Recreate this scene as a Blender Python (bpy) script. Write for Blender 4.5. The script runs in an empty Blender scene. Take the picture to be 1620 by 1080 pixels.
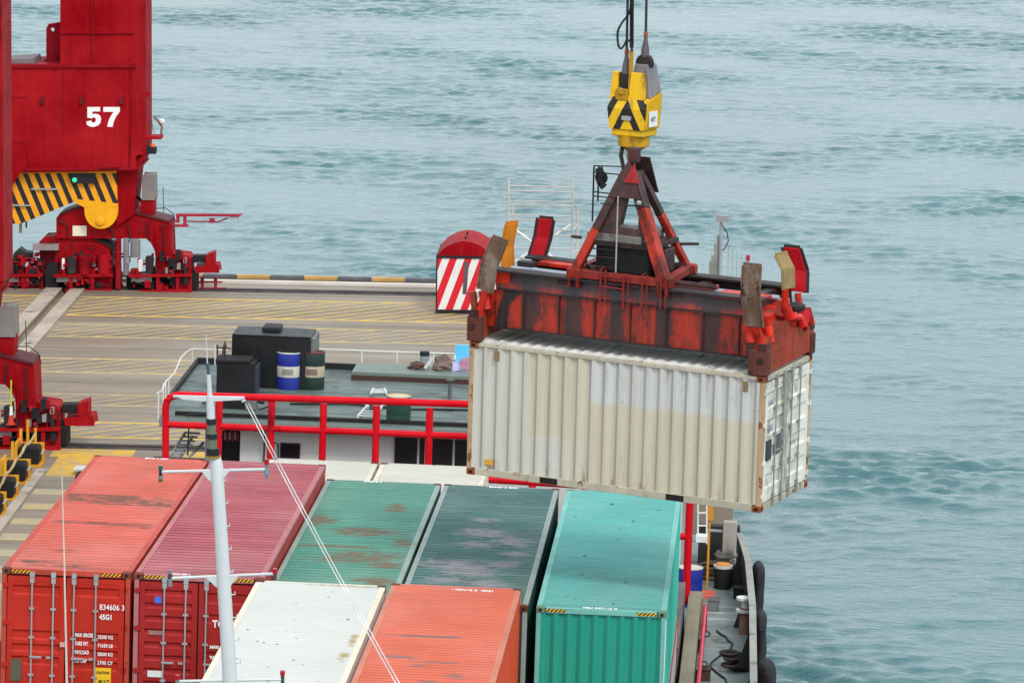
import bpy, math, random
import numpy as np
from mathutils import Matrix, Vector
random.seed(7); rng = np.random.RandomState(11)
S = bpy.context.scene
COL = S.collection
R = math.radians

# ------------------------------------------------------------------ camera
F_PX = 7670.92                      # focal length in pixels of a 1620 px wide picture
def axes(yaw, pitch, roll):
    cy, sy, cp, sp = math.cos(yaw), math.sin(yaw), math.cos(pitch), math.sin(pitch)
    fwd = Vector((sy*cp, cy*cp, -sp)); right = Vector((cy, -sy, 0)); up = right.cross(fwd)
    return (right*math.cos(roll)+up*math.sin(roll), -right*math.sin(roll)+up*math.cos(roll), fwd)
CW = (axes(-.0345, .15309326, .015), Vector((0, 0, 22)))                       # camera seen from the quay
CB = (axes(-.05326881, .15309326, .03252031), Vector((14.18616, -88.72371, 18.39332)))  # the same camera seen from the listing barge
cam = bpy.data.objects.new('camera', bpy.data.cameras.new('camera')); COL.objects.link(cam)
r_, u_, f_ = CW[0]
cam.matrix_world = Matrix(((r_.x, u_.x, -f_.x, 0), (r_.y, u_.y, -f_.y, 0), (r_.z, u_.z, -f_.z, 22), (0, 0, 0, 1)))
cam.data.sensor_width = 36; cam.data.lens = 36*F_PX/1620; cam.data.clip_end = 8000; cam.data.clip_start = 1
S.camera = cam
# ------------------------------------------------------------------ world and sun (bright overcast)
SUN_EL, SUN_AZ = 47, 152      # azimuth clockwise from +Y
w = bpy.data.worlds.new('World'); S.world = w; w.use_nodes = True
wn = w.node_tree.nodes; wl = w.node_tree.links
sky = wn.new('ShaderNodeTexSky'); sky.sky_type = 'NISHITA'; sky.sun_disc = False
sky.sun_elevation = R(SUN_EL); sky.sun_rotation = R(SUN_AZ)
sky.air_density = 1.3; sky.dust_density = 5.0; sky.ozone_density = 1.0
hs = wn.new('ShaderNodeHueSaturation'); hs.inputs['Saturation'].default_value = .42
wl.new(sky.outputs[0], hs.inputs['Color']); 
cl = wn.new('ShaderNodeMix'); cl.data_type = 'RGBA'; cl.inputs[0].default_value = .78        # even layer of bright cloud over the whole sky
cl.inputs[7].default_value = (7.0, 7.85, 8.4, 1); wl.new(hs.outputs[0], cl.inputs[6]); wl.new(cl.outputs[2], wn['Background'].inputs['Color'])
wn['Background'].inputs['Strength'].default_value = .15
sl = bpy.data.lights.new('sun', 'SUN'); sl.energy = 1.3; sl.angle = R(10); sl.color = (1, .96, .9)
so = bpy.data.objects.new('sun', sl); COL.objects.link(so)
d = Vector((math.sin(R(SUN_AZ))*math.cos(R(SUN_EL)), math.cos(R(SUN_AZ))*math.cos(R(SUN_EL)), math.sin(R(SUN_EL))))
so.rotation_euler = d.to_track_quat('Z', 'Y').to_euler()
S.view_settings.view_transform = 'Standard'; S.view_settings.look = 'None'
S.view_settings.exposure = .2; S.view_settings.gamma = 1; S.view_settings.use_curve_mapping = False

# ------------------------------------------------------------------ frames
W4 = Matrix.Identity(4)
B4 = Matrix(((0.99962056, 0.02143083, 0.01730500, -12.59765481), (-0.02144397, 0.99976989, 0.00057411, 88.99694256),
             (-0.01728871, -0.00094498, 0.99985009, 3.77085376), (0, 0, 0, 1)))
def at(px, py, fr='W', x=None, y=None, z=None):
    """the point of the place (quay or barge coordinates) on a plane x, y or z = const that a spot of the photograph shows"""
    (a, b, c), o = CW if fr == 'W' else CB
    dr = a*((px-810)/F_PX)+b*((540-py)/F_PX)+c
    if x is not None: t = (x-o.x)/dr.x
    elif y is not None: t = (y-o.y)/dr.y
    else: t = (z-o.z)/dr.z
    return o+dr*t

# ------------------------------------------------------------------ materials
MATS = {}
def lin(c): return tuple((v/255/12.92 if v/255 <= .04045 else ((v/255+.055)/1.055)**2.4) for v in c)
class NT:
    def __init__(s, name):
        s.m = bpy.data.materials.new(name); s.m.use_nodes = True; s.t = s.m.node_tree; s.n = s.t.nodes; s.b = s.n['Principled BSDF']
        s.tc = s.n.new('ShaderNodeTexCoord')
    def link(s, a, b): s.t.links.new(a, b)
    def mapping(s, scale, loc=(0, 0, 0), rot=(0, 0, 0)):
        mp = s.n.new('ShaderNodeMapping'); mp.inputs['Scale'].default_value = scale; mp.inputs['Location'].default_value = loc
        mp.inputs['Rotation'].default_value = rot
        s.link(s.tc.outputs['Object'], mp.inputs[0]); return mp.outputs[0]
    def noise(s, scale, stretch=(1, 1, 1), detail=5, rough=.6, off=0):
        nz = s.n.new('ShaderNodeTexNoise'); nz.inputs['Scale'].default_value = scale; nz.inputs['Detail'].default_value = detail
        nz.inputs['Roughness'].default_value = rough
        s.link(s.mapping(stretch, (off, off*1.7, off*.6)), nz.inputs['Vector']); return nz.outputs['Fac']
    def ramp(s, f, a, b, va=0., vb=1.):
        mr = s.n.new('ShaderNodeMapRange'); mr.inputs[1].default_value = a; mr.inputs[2].default_value = b
        mr.inputs[3].default_value = va; mr.inputs[4].default_value = vb; s.link(f, mr.inputs[0]); return mr.outputs[0]
    def math(s, op, a, b=None):
        mt = s.n.new('ShaderNodeMath'); mt.operation = op
        for i, v in enumerate((a, b)):
            if v is None: continue
            if isinstance(v, (int, float)): mt.inputs[i].default_value = v
            else: s.link(v, mt.inputs[i])
        return mt.outputs[0]
    def mix(s, f, a, b, mode='MIX'):
        mx = s.n.new('ShaderNodeMix'); mx.data_type = 'RGBA'; mx.blend_type = mode
        for sock, v in ((mx.inputs[0], f), (mx.inputs[6], a), (mx.inputs[7], b)):
            if isinstance(v, (int, float)): sock.default_value = v
            elif isinstance(v, tuple): sock.default_value = (*v[:3], 1)
            else: s.link(v, sock)
        return mx.outputs[2]
    def bump(s, h, strength, dist):
        bp = s.n.new('ShaderNodeBump'); bp.inputs['Strength'].default_value = strength; bp.inputs['Distance'].default_value = dist
        s.link(h, bp.inputs['Height']); s.link(bp.outputs[0], s.b.inputs['Normal'])
def paint(name, col, *a, pitch=None, blobs=(), blobcol=(112, 84, 66), rib_dirt_shade=.5, **kw):
    if name in MATS: return MATS[name]
    m = paint0(name, col, *a, **kw)
    if pitch or blobs:
        k = NT.__new__(NT); k.m = m; k.t = m.node_tree; k.n = k.t.nodes; k.b = k.n['Principled BSDF']; k.tc = k.n['Texture Coordinate']
        o = k.b.inputs['Base Color'].links[0].from_socket; sp = k.n.new('ShaderNodeSeparateXYZ'); k.link(k.tc.outputs['Object'], sp.inputs[0]); X, Y, Z = sp.outputs
        c = lin(col)
        if pitch:
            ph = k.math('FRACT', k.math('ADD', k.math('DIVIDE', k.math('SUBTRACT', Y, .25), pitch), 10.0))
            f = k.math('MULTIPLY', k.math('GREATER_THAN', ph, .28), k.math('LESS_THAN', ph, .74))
            f = k.math('MULTIPLY', f, k.ramp(k.noise(.8, (.5, 1.2, 1), 6, .65, 33), .3, .65, rib_dirt_shade*.35, rib_dirt_shade))
            o = k.mix(f, o, tuple(v*.30 for v in c))  # trough bands: dirt plus the shading of the rib slopes, painted into the colour
            o = k.mix(k.ramp(k.noise(3.1, (.25, 9, 1), 6, .7, 51), .62, .68, 0, .35), o, tuple(min(1, v*1.3+.09) for v in c))
            o = k.mix(k.ramp(k.noise(2.7, (.5, 5, 1), 8, .8, 61), .62, .66, 0, .5), o, tuple(v*.35 for v in c))
            o = k.mix(k.ramp(k.noise(.5, (1, .6, 1), 5, .6, 71), .4, .7, 0, .11), o, lin((196, 186, 178)))
        if blobs:
            tot = None
            for bx, by, bw, bl in blobs:
                u = k.math('DIVIDE', k.math('SUBTRACT', X, bx), bw*.8); v = k.math('DIVIDE', k.math('SUBTRACT', Y, by), bl*.95)
                d = k.math('SUBTRACT', 1.0, k.math('ADD', k.math('MULTIPLY', u, u), k.math('MULTIPLY', v, v)))
                tot = d if tot is None else k.math('MAXIMUM', tot, d)
            n = k.noise(5.0, (.55, 2.0, 1), 10, .82, 41)
            f = k.ramp(k.math('ADD', k.math('MULTIPLY', k.math('MAXIMUM', tot, -.8), .13), n), .545, .60, 0, .85)
            o = k.mix(f, o, k.mix(k.noise(6, (.5, 3, 1), 5), lin(blobcol), tuple(v*.6 for v in lin(blobcol))))
        k.link(o, k.b.inputs['Base Color'])
    return m
def paint0(name, col, rough=.5, var=.18, streak=.25, sdir='z', rust=.0, rustcol=(92, 52, 30), grime=.0, grimecol=(60, 55, 50), metal=0., seed=0., wash=None, spec=.3):
    """weathered paint: tone drift, run-off streaks along one axis, patches of rust and of grime"""
    if name in MATS: return MATS[name]
    k = NT(name); c = lin(col); off = seed*7.3+len(name)
    dark = tuple(v*(1-var*1.6) for v in c); lite = tuple(min(1, v*(1+var)+.01) for v in c)
    o = k.mix(k.ramp(k.noise(.7, off=off), .3, .7), dark, lite)
    st = {'z': (5, 5, .25), 'x': (.3, 7, 7), 'y': (7, .3, 7)}[sdir]
    if streak:
        f = k.ramp(k.noise(1.3, st, 6, .65, off+3), .48, .75, 0, streak)
        o = k.mix(f, o, tuple(v*.35 for v in c))
        f = k.ramp(k.noise(2.1, st, 5, .6, off+9), .55, .8, 0, streak*.7)
        o = k.mix(f, o, tuple(min(1, v*1.2+.08) for v in c))
    if wash: o = k.mix(k.ramp(k.noise(.9, st, 5, .7, off+17), .5, .62, 0, .65), o, lin(wash))
    if grime: o = k.mix(k.ramp(k.noise(1.1, (1, 1, .6), 8, .7, off+5), .60-.22*grime, .68-.2*grime, 0, .85), o, lin(grimecol))
    if rust:
        th = .665-.16*rust
        f = k.ramp(k.noise(3.2, (1, 1, .7), 9, .72, off+21), th, th+.05)
        o = k.mix(f, o, k.mix(k.noise(14, detail=3), lin(rustcol), tuple(v*.4 for v in lin(rustcol))))
    k.link(o, k.b.inputs['Base Color']); k.b.inputs['Roughness'].default_value = rough; k.b.inputs['Metallic'].default_value = metal
    k.b.inputs['Specular IOR Level'].default_value = spec
    k.link(k.ramp(k.noise(6, off=off), .3, .7, rough-.1, rough+.12), k.b.inputs['Roughness'])
    k.bump(k.noise(9, detail=6, off=off+2), .35, .012)
    MATS[name] = k.m; return k.m
def hazard(name, c1, c2, period, dirv, duty=.5, vee=None, wear=.25):
    """printed diagonal stripes on the object's own coordinates; vee = x of the mirror line of a chevron"""
    k = NT(name); sp = k.n.new('ShaderNodeSeparateXYZ'); k.link(k.tc.outputs['Object'], sp.inputs[0])
    x, y, z = sp.outputs
    if vee is not None: x = k.math('ABSOLUTE', k.math('SUBTRACT', x, vee))
    v = k.math('ADD', k.math('MULTIPLY', x, dirv[0]/period), k.math('MULTIPLY', z, dirv[2]/period))
    v = k.math('ADD', v, k.math('MULTIPLY', y, dirv[1]/period))
    f = k.math('LESS_THAN', k.math('FRACT', k.math('ADD', v, 100.0)), duty)
    o = k.mix(f, lin(c1), lin(c2))
    o = k.mix(k.ramp(k.noise(4, (1, 1, .5), 8, .75), .5, .64, 0, wear), o, lin((70, 50, 35)))
    k.link(o, k.b.inputs['Base Color']); k.b.inputs['Roughness'].default_value = .5
    MATS[name] = k.m; return k.m

# ------------------------------------------------------------------ mesh builder
class MB:
    def __init__(s): s.v = []; s.f = []
    def add(s, vs, fs):
        n = len(s.v); s.v += [Vector(v) for v in vs]; s.f += [tuple(i+n for i in f) for f in fs]; return s
    def box(s, a, b, M=None):
        x0, x1 = sorted((a[0], b[0])); y0, y1 = sorted((a[1], b[1])); z0, z1 = sorted((a[2], b[2]))
        vs = [Vector(p) for p in ((x0, y0, z0), (x1, y0, z0), (x1, y1, z0), (x0, y1, z0), (x0, y0, z1), (x1, y0, z1), (x1, y1, z1), (x0, y1, z1))]
        if M: vs = [M @ v for v in vs]
        return s.add(vs, [(0, 3, 2, 1), (4, 5, 6, 7), (0, 1, 5, 4), (1, 2, 6, 5), (2, 3, 7, 6), (3, 0, 4, 7)])
    def bar(s, p, q, w, h=None, up=(0, 0, 1)):
        p, q = Vector(p), Vector(q); h = h or w; d = (q-p).normalized(); a = d.cross(Vector(up))
        if a.length < 1e-3: a = d.cross(Vector((0, 1, 0)))
        a = a.normalized()*w/2; b = a.cross(d).normalized()*h/2
        vs = [e+sa*a+sb*b for e in (p, q) for sa, sb in ((-1, -1), (1, -1), (1, 1), (-1, 1))]
        return s.add(vs, [(0, 1, 2, 3), (7, 6, 5, 4), (0, 4, 5, 1), (1, 5, 6, 2), (2, 6, 7, 3), (3, 7, 4, 0)])
    def tube(s, pts, r, n=8, r2=None, cap=True):
        pts = [Vector(p) for p in pts]; m = len(pts); vs = []; fs = []
        for i, p in enumerate(pts):
            d = (pts[min(i+1, m-1)]-pts[max(i-1, 0)]).normalized()
            a = d.cross(Vector((0, 0, 1)) if abs(d.z) < .9 else Vector((0, 1, 0))).normalized(); b = d.cross(a)
            rr = r if r2 is None else r+(r2-r)*i/(m-1)
            for j in range(n):
                t = 2*math.pi*j/n; vs.append(p+a*math.cos(t)*rr+b*math.sin(t)*rr)
        for i in range(m-1):
            for j in range(n): fs.append((i*n+j, i*n+(j+1) % n, (i+1)*n+(j+1) % n, (i+1)*n+j))
        if cap: fs += [tuple(reversed(range(n))), tuple(range((m-1)*n, m*n))]
        return s.add(vs, fs)
    def lathe(s, c, prof, n=20, axis='z'):
        c = Vector(c); vs = []; fs = []; m = len(prof)
        for r, h in prof:
            for j in range(n):
                t = 2*math.pi*j/n; u, v = r*math.cos(t), r*math.sin(t)
                vs.append(c+Vector({'z': (u, v, h), 'y': (u, h, v), 'x': (h, u, v)}[axis]))
        for i in range(m-1):
            for j in range(n): fs.append((i*n+j, i*n+(j+1) % n, (i+1)*n+(j+1) % n, (i+1)*n+j))
        fs += [tuple(reversed(range(n))), tuple(range((m-1)*n, m*n))]
        return s.add(vs, fs)
    def prism(s, pts, off):
        """a closed outline of 3-D points pushed along off"""
        pts = [Vector(p) for p in pts]; off = Vector(off); n = len(pts)
        fs = [tuple(range(n)), tuple(range(2*n-1, n-1, -1))]+[(i, (i+1) % n, (i+1) % n+n, i+n) for i in range(n)]
        return s.add(pts+[p+off for p in pts], fs)
    def pxprism(s, pp, fr, y, d0, d1):
        """front outline given as spots of the photograph on the plane y; it runs from y+d0 to y+d1"""
        return s.prism([at(px, py, fr, y=y)+Vector((0, d0, 0)) for px, py in pp], (0, d1-d0, 0))
    def sheet(s, pts, off):
        """an open strip: polyline pts pushed along off (one-sided surface), for corrugated plates"""
        pts = [Vector(p) for p in pts]; off = Vector(off); n = len(pts)
        return s.add(pts+[p+off for p in pts], [(i, i+1, i+1+n, i+n) for i in range(n-1)])
    def quad(s, a, b, c, d): return s.add([a, b, c, d], [(0, 1, 2, 3)])
    def torus(s, c, R1, r, axis='y', n=16, m=8):
        c = Vector(c); vs = []; fs = []
        for i in range(n):
            t = 2*math.pi*i/n
            for j in range(m):
                p = 2*math.pi*j/m; q = R1+r*math.cos(p); u, v, h = q*math.cos(t), q*math.sin(t), r*math.sin(p)
                vs.append(c+Vector({'z': (u, v, h), 'y': (u, h, v), 'x': (h, u, v)}[axis]))
        for i in range(n):
            for j in range(m): fs.append((i*m+j, ((i+1) % n)*m+j, ((i+1) % n)*m+(j+1) % m, i*m+(j+1) % m))
        return s.add(vs, fs)
def obj(name, mb, mat, parent=None, loc=None, bev=0., smooth=False, label=None, kind=None, fr=None):
    """links a builder as ONE mesh; vertices are given in the root's frame coordinates (loc = the root's place)"""
    me = bpy.data.meshes.new(name)
    if loc is None: loc = Vector(parent['org']) if parent is not None and 'org' in parent else Vector((0, 0, 0))
    loc = Vector(loc)
    me.from_pydata([v-loc for v in mb.v], [], mb.f); me.update()
    me.materials.append(mat)
    if smooth: me.polygons.foreach_set('use_smooth', [True]*len(me.polygons)); me.set_sharp_from_angle(angle=R(38))
    o = bpy.data.objects.new(name, me); COL.objects.link(o)
    if parent is not None: o.parent = parent
    else: o.matrix_world = (fr or W4) @ Matrix.Translation(loc)
    o['org'] = loc[:]
    if bev:
        m = o.modifiers.new('bevel', 'BEVEL'); m.width = bev; m.segments = 1; m.limit_method = 'ANGLE'; m.angle_limit = R(40)
    if label: o['label'] = label
    if kind: o['kind'] = kind
    return o
def thing(name, label, cat, loc=(0, 0, 0), fr=W4, group=None):
    o = bpy.data.objects.new(name, None); o.empty_display_size = .2; COL.objects.link(o)
    o.matrix_world = fr @ Matrix.Translation(Vector(loc)); o['org'] = tuple(loc)
    o['label'] = label; o['category'] = cat
    if group: o['group'] = group
    return o
def tag(o, label, cat, group=None):
    o['label'] = label; o['category'] = cat
    if group: o['group'] = group
    return o
def inst(src, parent, loc=(0, 0, 0), name=None):
    c = src.copy(); COL.objects.link(c); c.parent = parent; c.location = Vector(loc)
    if name: c.name = name
    return c
def text(name, body, size, mat, parent, M, bold=0., ext=.002, sx=1., width=None):
    """flat lettering, converted to a mesh; local x to the right, local y up, placed by M in the parent's coordinates"""
    cu = bpy.data.curves.new(name, 'FONT'); cu.body = body; cu.size = size; cu.offset = bold; cu.extrude = ext; cu.space_character = 1.05
    t = bpy.data.objects.new(name+'_curve', cu); COL.objects.link(t)
    dg = bpy.context.evaluated_depsgraph_get(); me = bpy.data.meshes.new_from_object(t.evaluated_get(dg))
    bpy.data.objects.remove(t); bpy.data.curves.remove(cu)
    if width: sx = width/max(1e-3, max(v.co.x for v in me.vertices))
    me.transform(M @ Matrix.Scale(sx, 4, (1, 0, 0))); me.materials.clear(); me.materials.append(mat)
    o = bpy.data.objects.new(name, me); COL.objects.link(o); o.parent = parent; return o
UPR = Matrix.Rotation(R(90), 4, 'X')            # lettering standing up, facing -y

# ------------------------------------------------------------------ colours
white_text = paint('white_lettering', (235, 235, 235), .6, .05, 0)
black = paint('black_rubber', (22, 22, 24), .75, .3, .2)
dark = paint('dark_void_steel', (26, 25, 26), .8, .2, 0)
steel = paint('galvanised_steel', (170, 174, 176), .45, .12, .15, metal=.3)
whitep = paint('white_marine_paint', (225, 227, 225), .45, .06, .12)
crane_red = paint('crane_red_paint', (156, 0, 16), .55, .16, .22, spec=.06, rust=.03, rustcol=(70, 14, 18))
crane_red2 = paint('crane_red_paint_soiled', (146, 2, 22), .55, .15, .3, grime=.3, grimecol=(50, 20, 20), spec=.06)
frame_red = paint('frame_red_gloss_paint', (206, 0, 24), .4, .07, .08, grime=.1, grimecol=(120, 10, 15), spec=.12)
yellow = paint('yellow_paint', (238, 172, 8), .5, .12, .15)
blacky = paint('black_paint', (28, 28, 34), .6, .2, .1)
grease = paint('greasy_dark_steel', (40, 34, 34), .6, .3, .3, grime=.3)

# ================================================================== WATER
def water():
    def axis(a, b, st, grow, far):
        c = list(np.arange(a, b, st)); s_ = st; x = c[-1]
        while x < far[1]: s_ *= grow; x += s_; c.append(x)
        s_ = st; x = c[0]; lo = []
        while x > far[0]: s_ *= grow; x -= s_; lo.append(x)
        return np.array(lo[::-1]+c)
    X = axis(-42, 46, .165, 1.25, (-2500, 2500)); Y = axis(100, 318, .18, 1.25, (-600, 3500))
    gx, gy = np.meshgrid(X, Y); z = np.zeros_like(gx)
    wind = R(262)
    big = np.zeros_like(gx)
    for i in range(10):
        th = rng.uniform(0, 2*np.pi); lam = rng.uniform(14, 45); k = 2*np.pi/lam
        big += np.sin(k*(gx*np.cos(th)+gy*np.sin(th)*1.0)+rng.uniform(0, 6.3))
    amp = np.clip(.8+big*.2, .2, 1.8)
    px = gx+.5*np.sin(gy*.31+1)+.35*np.sin(gy*.13+gx*.09); py = gy+.5*np.sin(gx*.27)+.4*np.sin(gx*.61+gy*.2)
    mid = np.zeros_like(gx)
    for i in range(14):
        th = rng.uniform(0, 2*np.pi); lam = rng.uniform(4, 13); k = 2*np.pi/lam
        mid += np.sin(k*(gx*np.cos(th)*.7+gy*np.sin(th))+rng.uniform(0, 6.3))
    mod = np.clip(.66+mid*.11, .2, 1.15)
    for i in range(80):
        lam = .62*(4.0/.62)**rng.rand()**1.8; th = wind+rng.normal(0, .75 if lam < 1.6 else .45); k = 2*np.pi/lam
        a = .0062*lam**.6
        ph = k*(px*np.cos(th)+py*np.sin(th))+rng.uniform(0, 6.3)
        z += a*(np.sin(ph)+.3*np.sin(2*ph+.7))*(amp*mod if lam < 1.7 else amp)*.62
    fade = np.clip((46+9-np.abs(gx-2))/12, 0, 1)*np.clip((gy-96)/6, 0, 1)*np.clip((326-gy)/8, 0, 1)
    z *= fade; z -= 3.0
    nx, ny = len(X), len(Y); v = np.stack([gx, gy, z], -1).reshape(-1, 3).astype(np.float32)
    idx = np.arange(nx*ny).reshape(ny, nx); q = np.stack([idx[:-1, :-1], idx[:-1, 1:], idx[1:, 1:], idx[1:, :-1]], -1).reshape(-1, 4)
    me = bpy.data.meshes.new('water'); me.vertices.add(len(v)); me.vertices.foreach_set('co', v.ravel())
    me.loops.add(q.size); me.loops.foreach_set('vertex_index', q.ravel().astype(np.int32)); me.polygons.add(len(q))
    me.polygons.foreach_set('loop_start', (np.arange(len(q))*4).astype(np.int32)); me.polygons.foreach_set('loop_total', np.full(len(q), 4, np.int32))
    me.polygons.foreach_set('use_smooth', np.ones(len(q), bool)); me.update(); me.validate()
    k = NT('harbour_water'); k.b.inputs['IOR'].default_value = 1.33; k.b.inputs['Roughness'].default_value = .07
    o = k.mix(k.ramp(k.noise(.05, (1, .5, 1), 3), .3, .7), lin((44, 92, 96)), lin((58, 106, 110)))
    k.link(o, k.b.inputs['Base Color'])
    n1 = k.noise(2.6, (.85, 1.3, 1), 4, .6); n2 = k.noise(6.5, (.7, 1.5, 1), 3, .6, off=4)
    k.bump(k.math('ADD', n1, k.math('MULTIPLY', n2, .2)), .5, .10)
    me.materials.append(k.m)
    o = bpy.data.objects.new('water', me); COL.objects.link(o); o['kind'] = 'structure'
water()

# ================================================================== QUAY
RF, RN = 152.1, 123.4          # the two crane rails
Q_END, Q_EDGE, Q_FAR = 1.5, 121.6, 154.9
def quay():
    k = NT('quay_concrete')
    o = k.mix(k.ramp(k.noise(.35, (.35, 1.3, 1), 6), .3, .72), lin((112, 100, 86)), lin((152, 138, 120)))
    o = k.mix(k.ramp(k.noise(.9, (.15, 1.8, 1), 8, .7, 5), .56, .7, 0, .55), o, lin((88, 84, 82)))
    o = k.mix(k.ramp(k.noise(.6, (.22, 1.5, 1), 6, .7, 15), .55, .75, 0, .35), o, lin((176, 162, 146)))
    o = k.mix(k.ramp(k.noise(7, (.35, 1.3, 1), 8, .8, 19), .56, .68, 0, .55), o, lin((86, 82, 80)))
    o = k.mix(k.ramp(k.noise(4, (.5, 1.2, 1), 8, .75, 9), .62, .72, 0, .6), o, lin((70, 66, 64)))
    o = k.mix(k.ramp(k.noise(1.4, (.3, 2.2, 1), 9, .75, 29), .6, .68, 0, .4), o, lin((176, 148, 92)))
    o = k.mix(k.ramp(k.noise(1.1, (.8, 1.4, 1), 9, .8, 77), .60, .66, 0, .6), o, lin((58, 52, 48)))
    k.link(o, k.b.inputs['Base Color']); k.link(k.ramp(k.noise(.5, (.3, 1, 1), 6), .35, .7, .45, .85), k.b.inputs['Roughness'])
    k.bump(k.noise(12, detail=8), .3, .01); con = k.m
    m = MB()
    # the deck in strips, so the rail grooves and the cable trench are real slots
    m.box((-95, RN+.16, -4.5), (-19.52, RF-.16, 0)); m.box((-19.26, RN+.16, -4.5), (Q_END, RF-.16, 0)); m.box((-19.52, RN+.16, -4.5), (-19.26, RF-.16, -.12))
    m.box((-95, RF-.16, -4.5), (Q_END, RF+.16, -.13)); m.box((-95, RF+.16, -4.5), (Q_END, Q_FAR, 0))
    m.box((-95, RN-.16, -4.5), (Q_END, RN+.16, -.13)); m.box((-95, Q_EDGE, -4.5), (Q_END, RN-.16, 0))
    m.box((-95, 40, -4.5), (-14.15, Q_EDGE-.001, 0))
    obj('quay', m, con, kind='structure')
    # rails and steel edges in the grooves
    for yy, nm in ((RF, 'a'), (RN, 'b')):
        m = MB(); m.box((-95, yy-.035, -.125), (Q_END-.01, yy+.035, .02)); m.box((-95, yy-.07, -.13), (Q_END-.01, yy+.07, -.10))
        o = obj('crane_rail', m, paint('rail_steel', (60, 50, 46), .5, .3, .3, rust=.3), kind='structure')
    pale = paint('pale_trench_concrete', (176, 163, 148), .8, .15, .2, 'y', grime=.2)
    m = MB(); m.box((-20.05, RN+.5, .002), (-19.53, RF-.5, .03)); m.box((-19.25, RN+.5, .002), (-18.8, RF-.5, .03))
    obj('cable_trench_curb', m, pale, kind='structure')
    m = MB(); m.box((-95, RF-.6, .001), (Q_END-.02, RF-.17, .006)); m.box((-95, RF+.17, .001), (Q_END-.02, RF+.34, .006)); m.box((-95, RN-.55, .001), (Q_END-.02, RN-.17, .006)); m.box((-95, RN+.17, .001), (Q_END-.02, RN+.3, .006))
    obj('rail_bed', m, paint('greasy_rail_bed', (72, 62, 60), .8, .25, .35, 'x', grime=.4, grimecol=(34, 30, 32)), kind='structure')
    # long narrow guard beam behind the far rail, kerb blocks on the seaward edge
    m = MB(); m.box((-60, 153.45, 0), (Q_END, 153.72, .09)); obj('edge_strip', m, paint('pale_edge_concrete', (214, 206, 198), .8, .1, .2, 'x'), kind='structure')
    X0 = at(428, 443, y=154.6).x-1.09*17
    kroot = thing('quay_kerb', 'low yellow and black block kerb along the seaward edge of the quay', 'kerb', (X0, 154.6, 0))
    ky = paint('kerb_yellow', (196, 156, 92), .8, .15, .35, 'x', grime=.3); kb = paint('kerb_black', (92, 92, 98), .8, .2, .3, 'x', grime=.2, grimecol=(150, 145, 135))
    x = X0; protos = {}
    i = 0
    while x < Q_END-.3:
        L = 1.09
        if i % 2 not in protos:
            m = MB(); m.box((0, 0, 0), (L-.02, .26, .13))
            protos[i % 2] = obj('kerb_block', m, (ky, kb)[i % 2], kroot, (0, 0, 0), .02); protos[i % 2].location = (x-X0, -.1, 0)
        else: inst(protos[i % 2], kroot, (x-X0, -.1, 0))
        x += L; i += 1
    jm = paint('joint_dark', (70, 64, 58), .9, .2, 0)
    for yy in (128.4, 133.4, 139.6, 144.9, 151.0):
        m = MB(); m.box((-90, yy, .0005), (Q_END-.05, yy+.035, .0025)); obj('slab_joint', m, jm, kind='structure')
    # worn yellow hatching: flat paint sheets
    k = NT('worn_yellow_marking')
    f = k.ramp(k.noise(1.6, (.7, 1.4, 1), 10, .82), .50, .60, .05, .9)
    o = k.mix(f, lin((226, 184, 66)), lin((150, 138, 126))); k.link(o, k.b.inputs['Base Color']); k.b.inputs['Roughness'].default_value = .8
    ym = k.m
    k = NT('faint_yellow_marking')
    f = k.ramp(k.noise(1.5, (.6, 1.3, 1), 10, .82), .46, .60, .1, 1)
    o = k.mix(f, lin((205, 176, 104)), lin((158, 146, 136))); k.link(o, k.b.inputs['Base Color']); k.b.inputs['Roughness'].default_value = .8
    yf = k.m
    def band(y0, y1, x0, x1, n, mat, w_=.085, slope=7.0, wmul=1.):
        m = MB()
        for yy in (y0, y1): m.box((x0, yy-w_*.8, .001), (x1, yy+w_*.8, .004))
        st = (y1-y0)*slope/n; L = (y1-y0)*slope; zz = .005
        xs = np.arange(x0-L, x1, st)
        for xx in xs:
            a, b = (xx, y0), (xx+L, y1)
            ta, tb = max(0, (x0-xx)/L), min(1, (x1-xx)/L)
            if tb-ta < .05: continue
            p = [(a[0]+(b[0]-a[0])*t, a[1]+(b[1]-a[1])*t) for t in (ta, tb)]
            dx = w_*.75
            m.quad((p[0][0]-dx, p[0][1], zz), (p[0][0]+dx, p[0][1], zz), (p[1][0]+dx, p[1][1], zz), (p[1][0]-dx, p[1][1], zz))
        obj('quay_marking', m, mat, kind='structure')
    band(146.0, 149.9, -18.7, Q_END-.3, 5.0, ym, .10, 1.05)
    band(146.0, 149.9, -40, -20.1, 5.0, ym, .10, 1.05)
    band(141.7, 144.2, -18.7, Q_END-.3, 3.4, yf, .10, 1.1)
    band(135.1, 137.6, -40, Q_END-.3, 3.4, yf, .10, 1.1)
    band(129.6, 131.4, -40, Q_END-.3, 2.4, yf, .08, 1.1)
    band(124.6, 126.9, -40, Q_END-.3, 3.2, ym, .09, 1.15)
    # yellow band on the pier nose and cross stripes on the side quay
    k = NT('yellow_quay_edge_paint')
    f = k.ramp(k.noise(1.3, (1, 1, 1), 10, .82), .44, .6, .05, .9)
    o = k.mix(f, lin((214, 164, 26)), lin((148, 136, 112))); k.link(o, k.b.inputs['Base Color']); k.b.inputs['Roughness'].default_value = .8
    m = MB()
    m.box((-16.0, Q_EDGE+.03, .001), (-13.9, Q_EDGE+1.45, .004)); m.box((-12.6, Q_EDGE+.03, .001), (-4, Q_EDGE+1.2, .004))
    m.box((-15.75, 118.9, .001), (-14.5, Q_EDGE, .006))
    obj('quay_marking', m, k.m, kind='structure')
    k = NT('pale_yellow_stripe')
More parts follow.
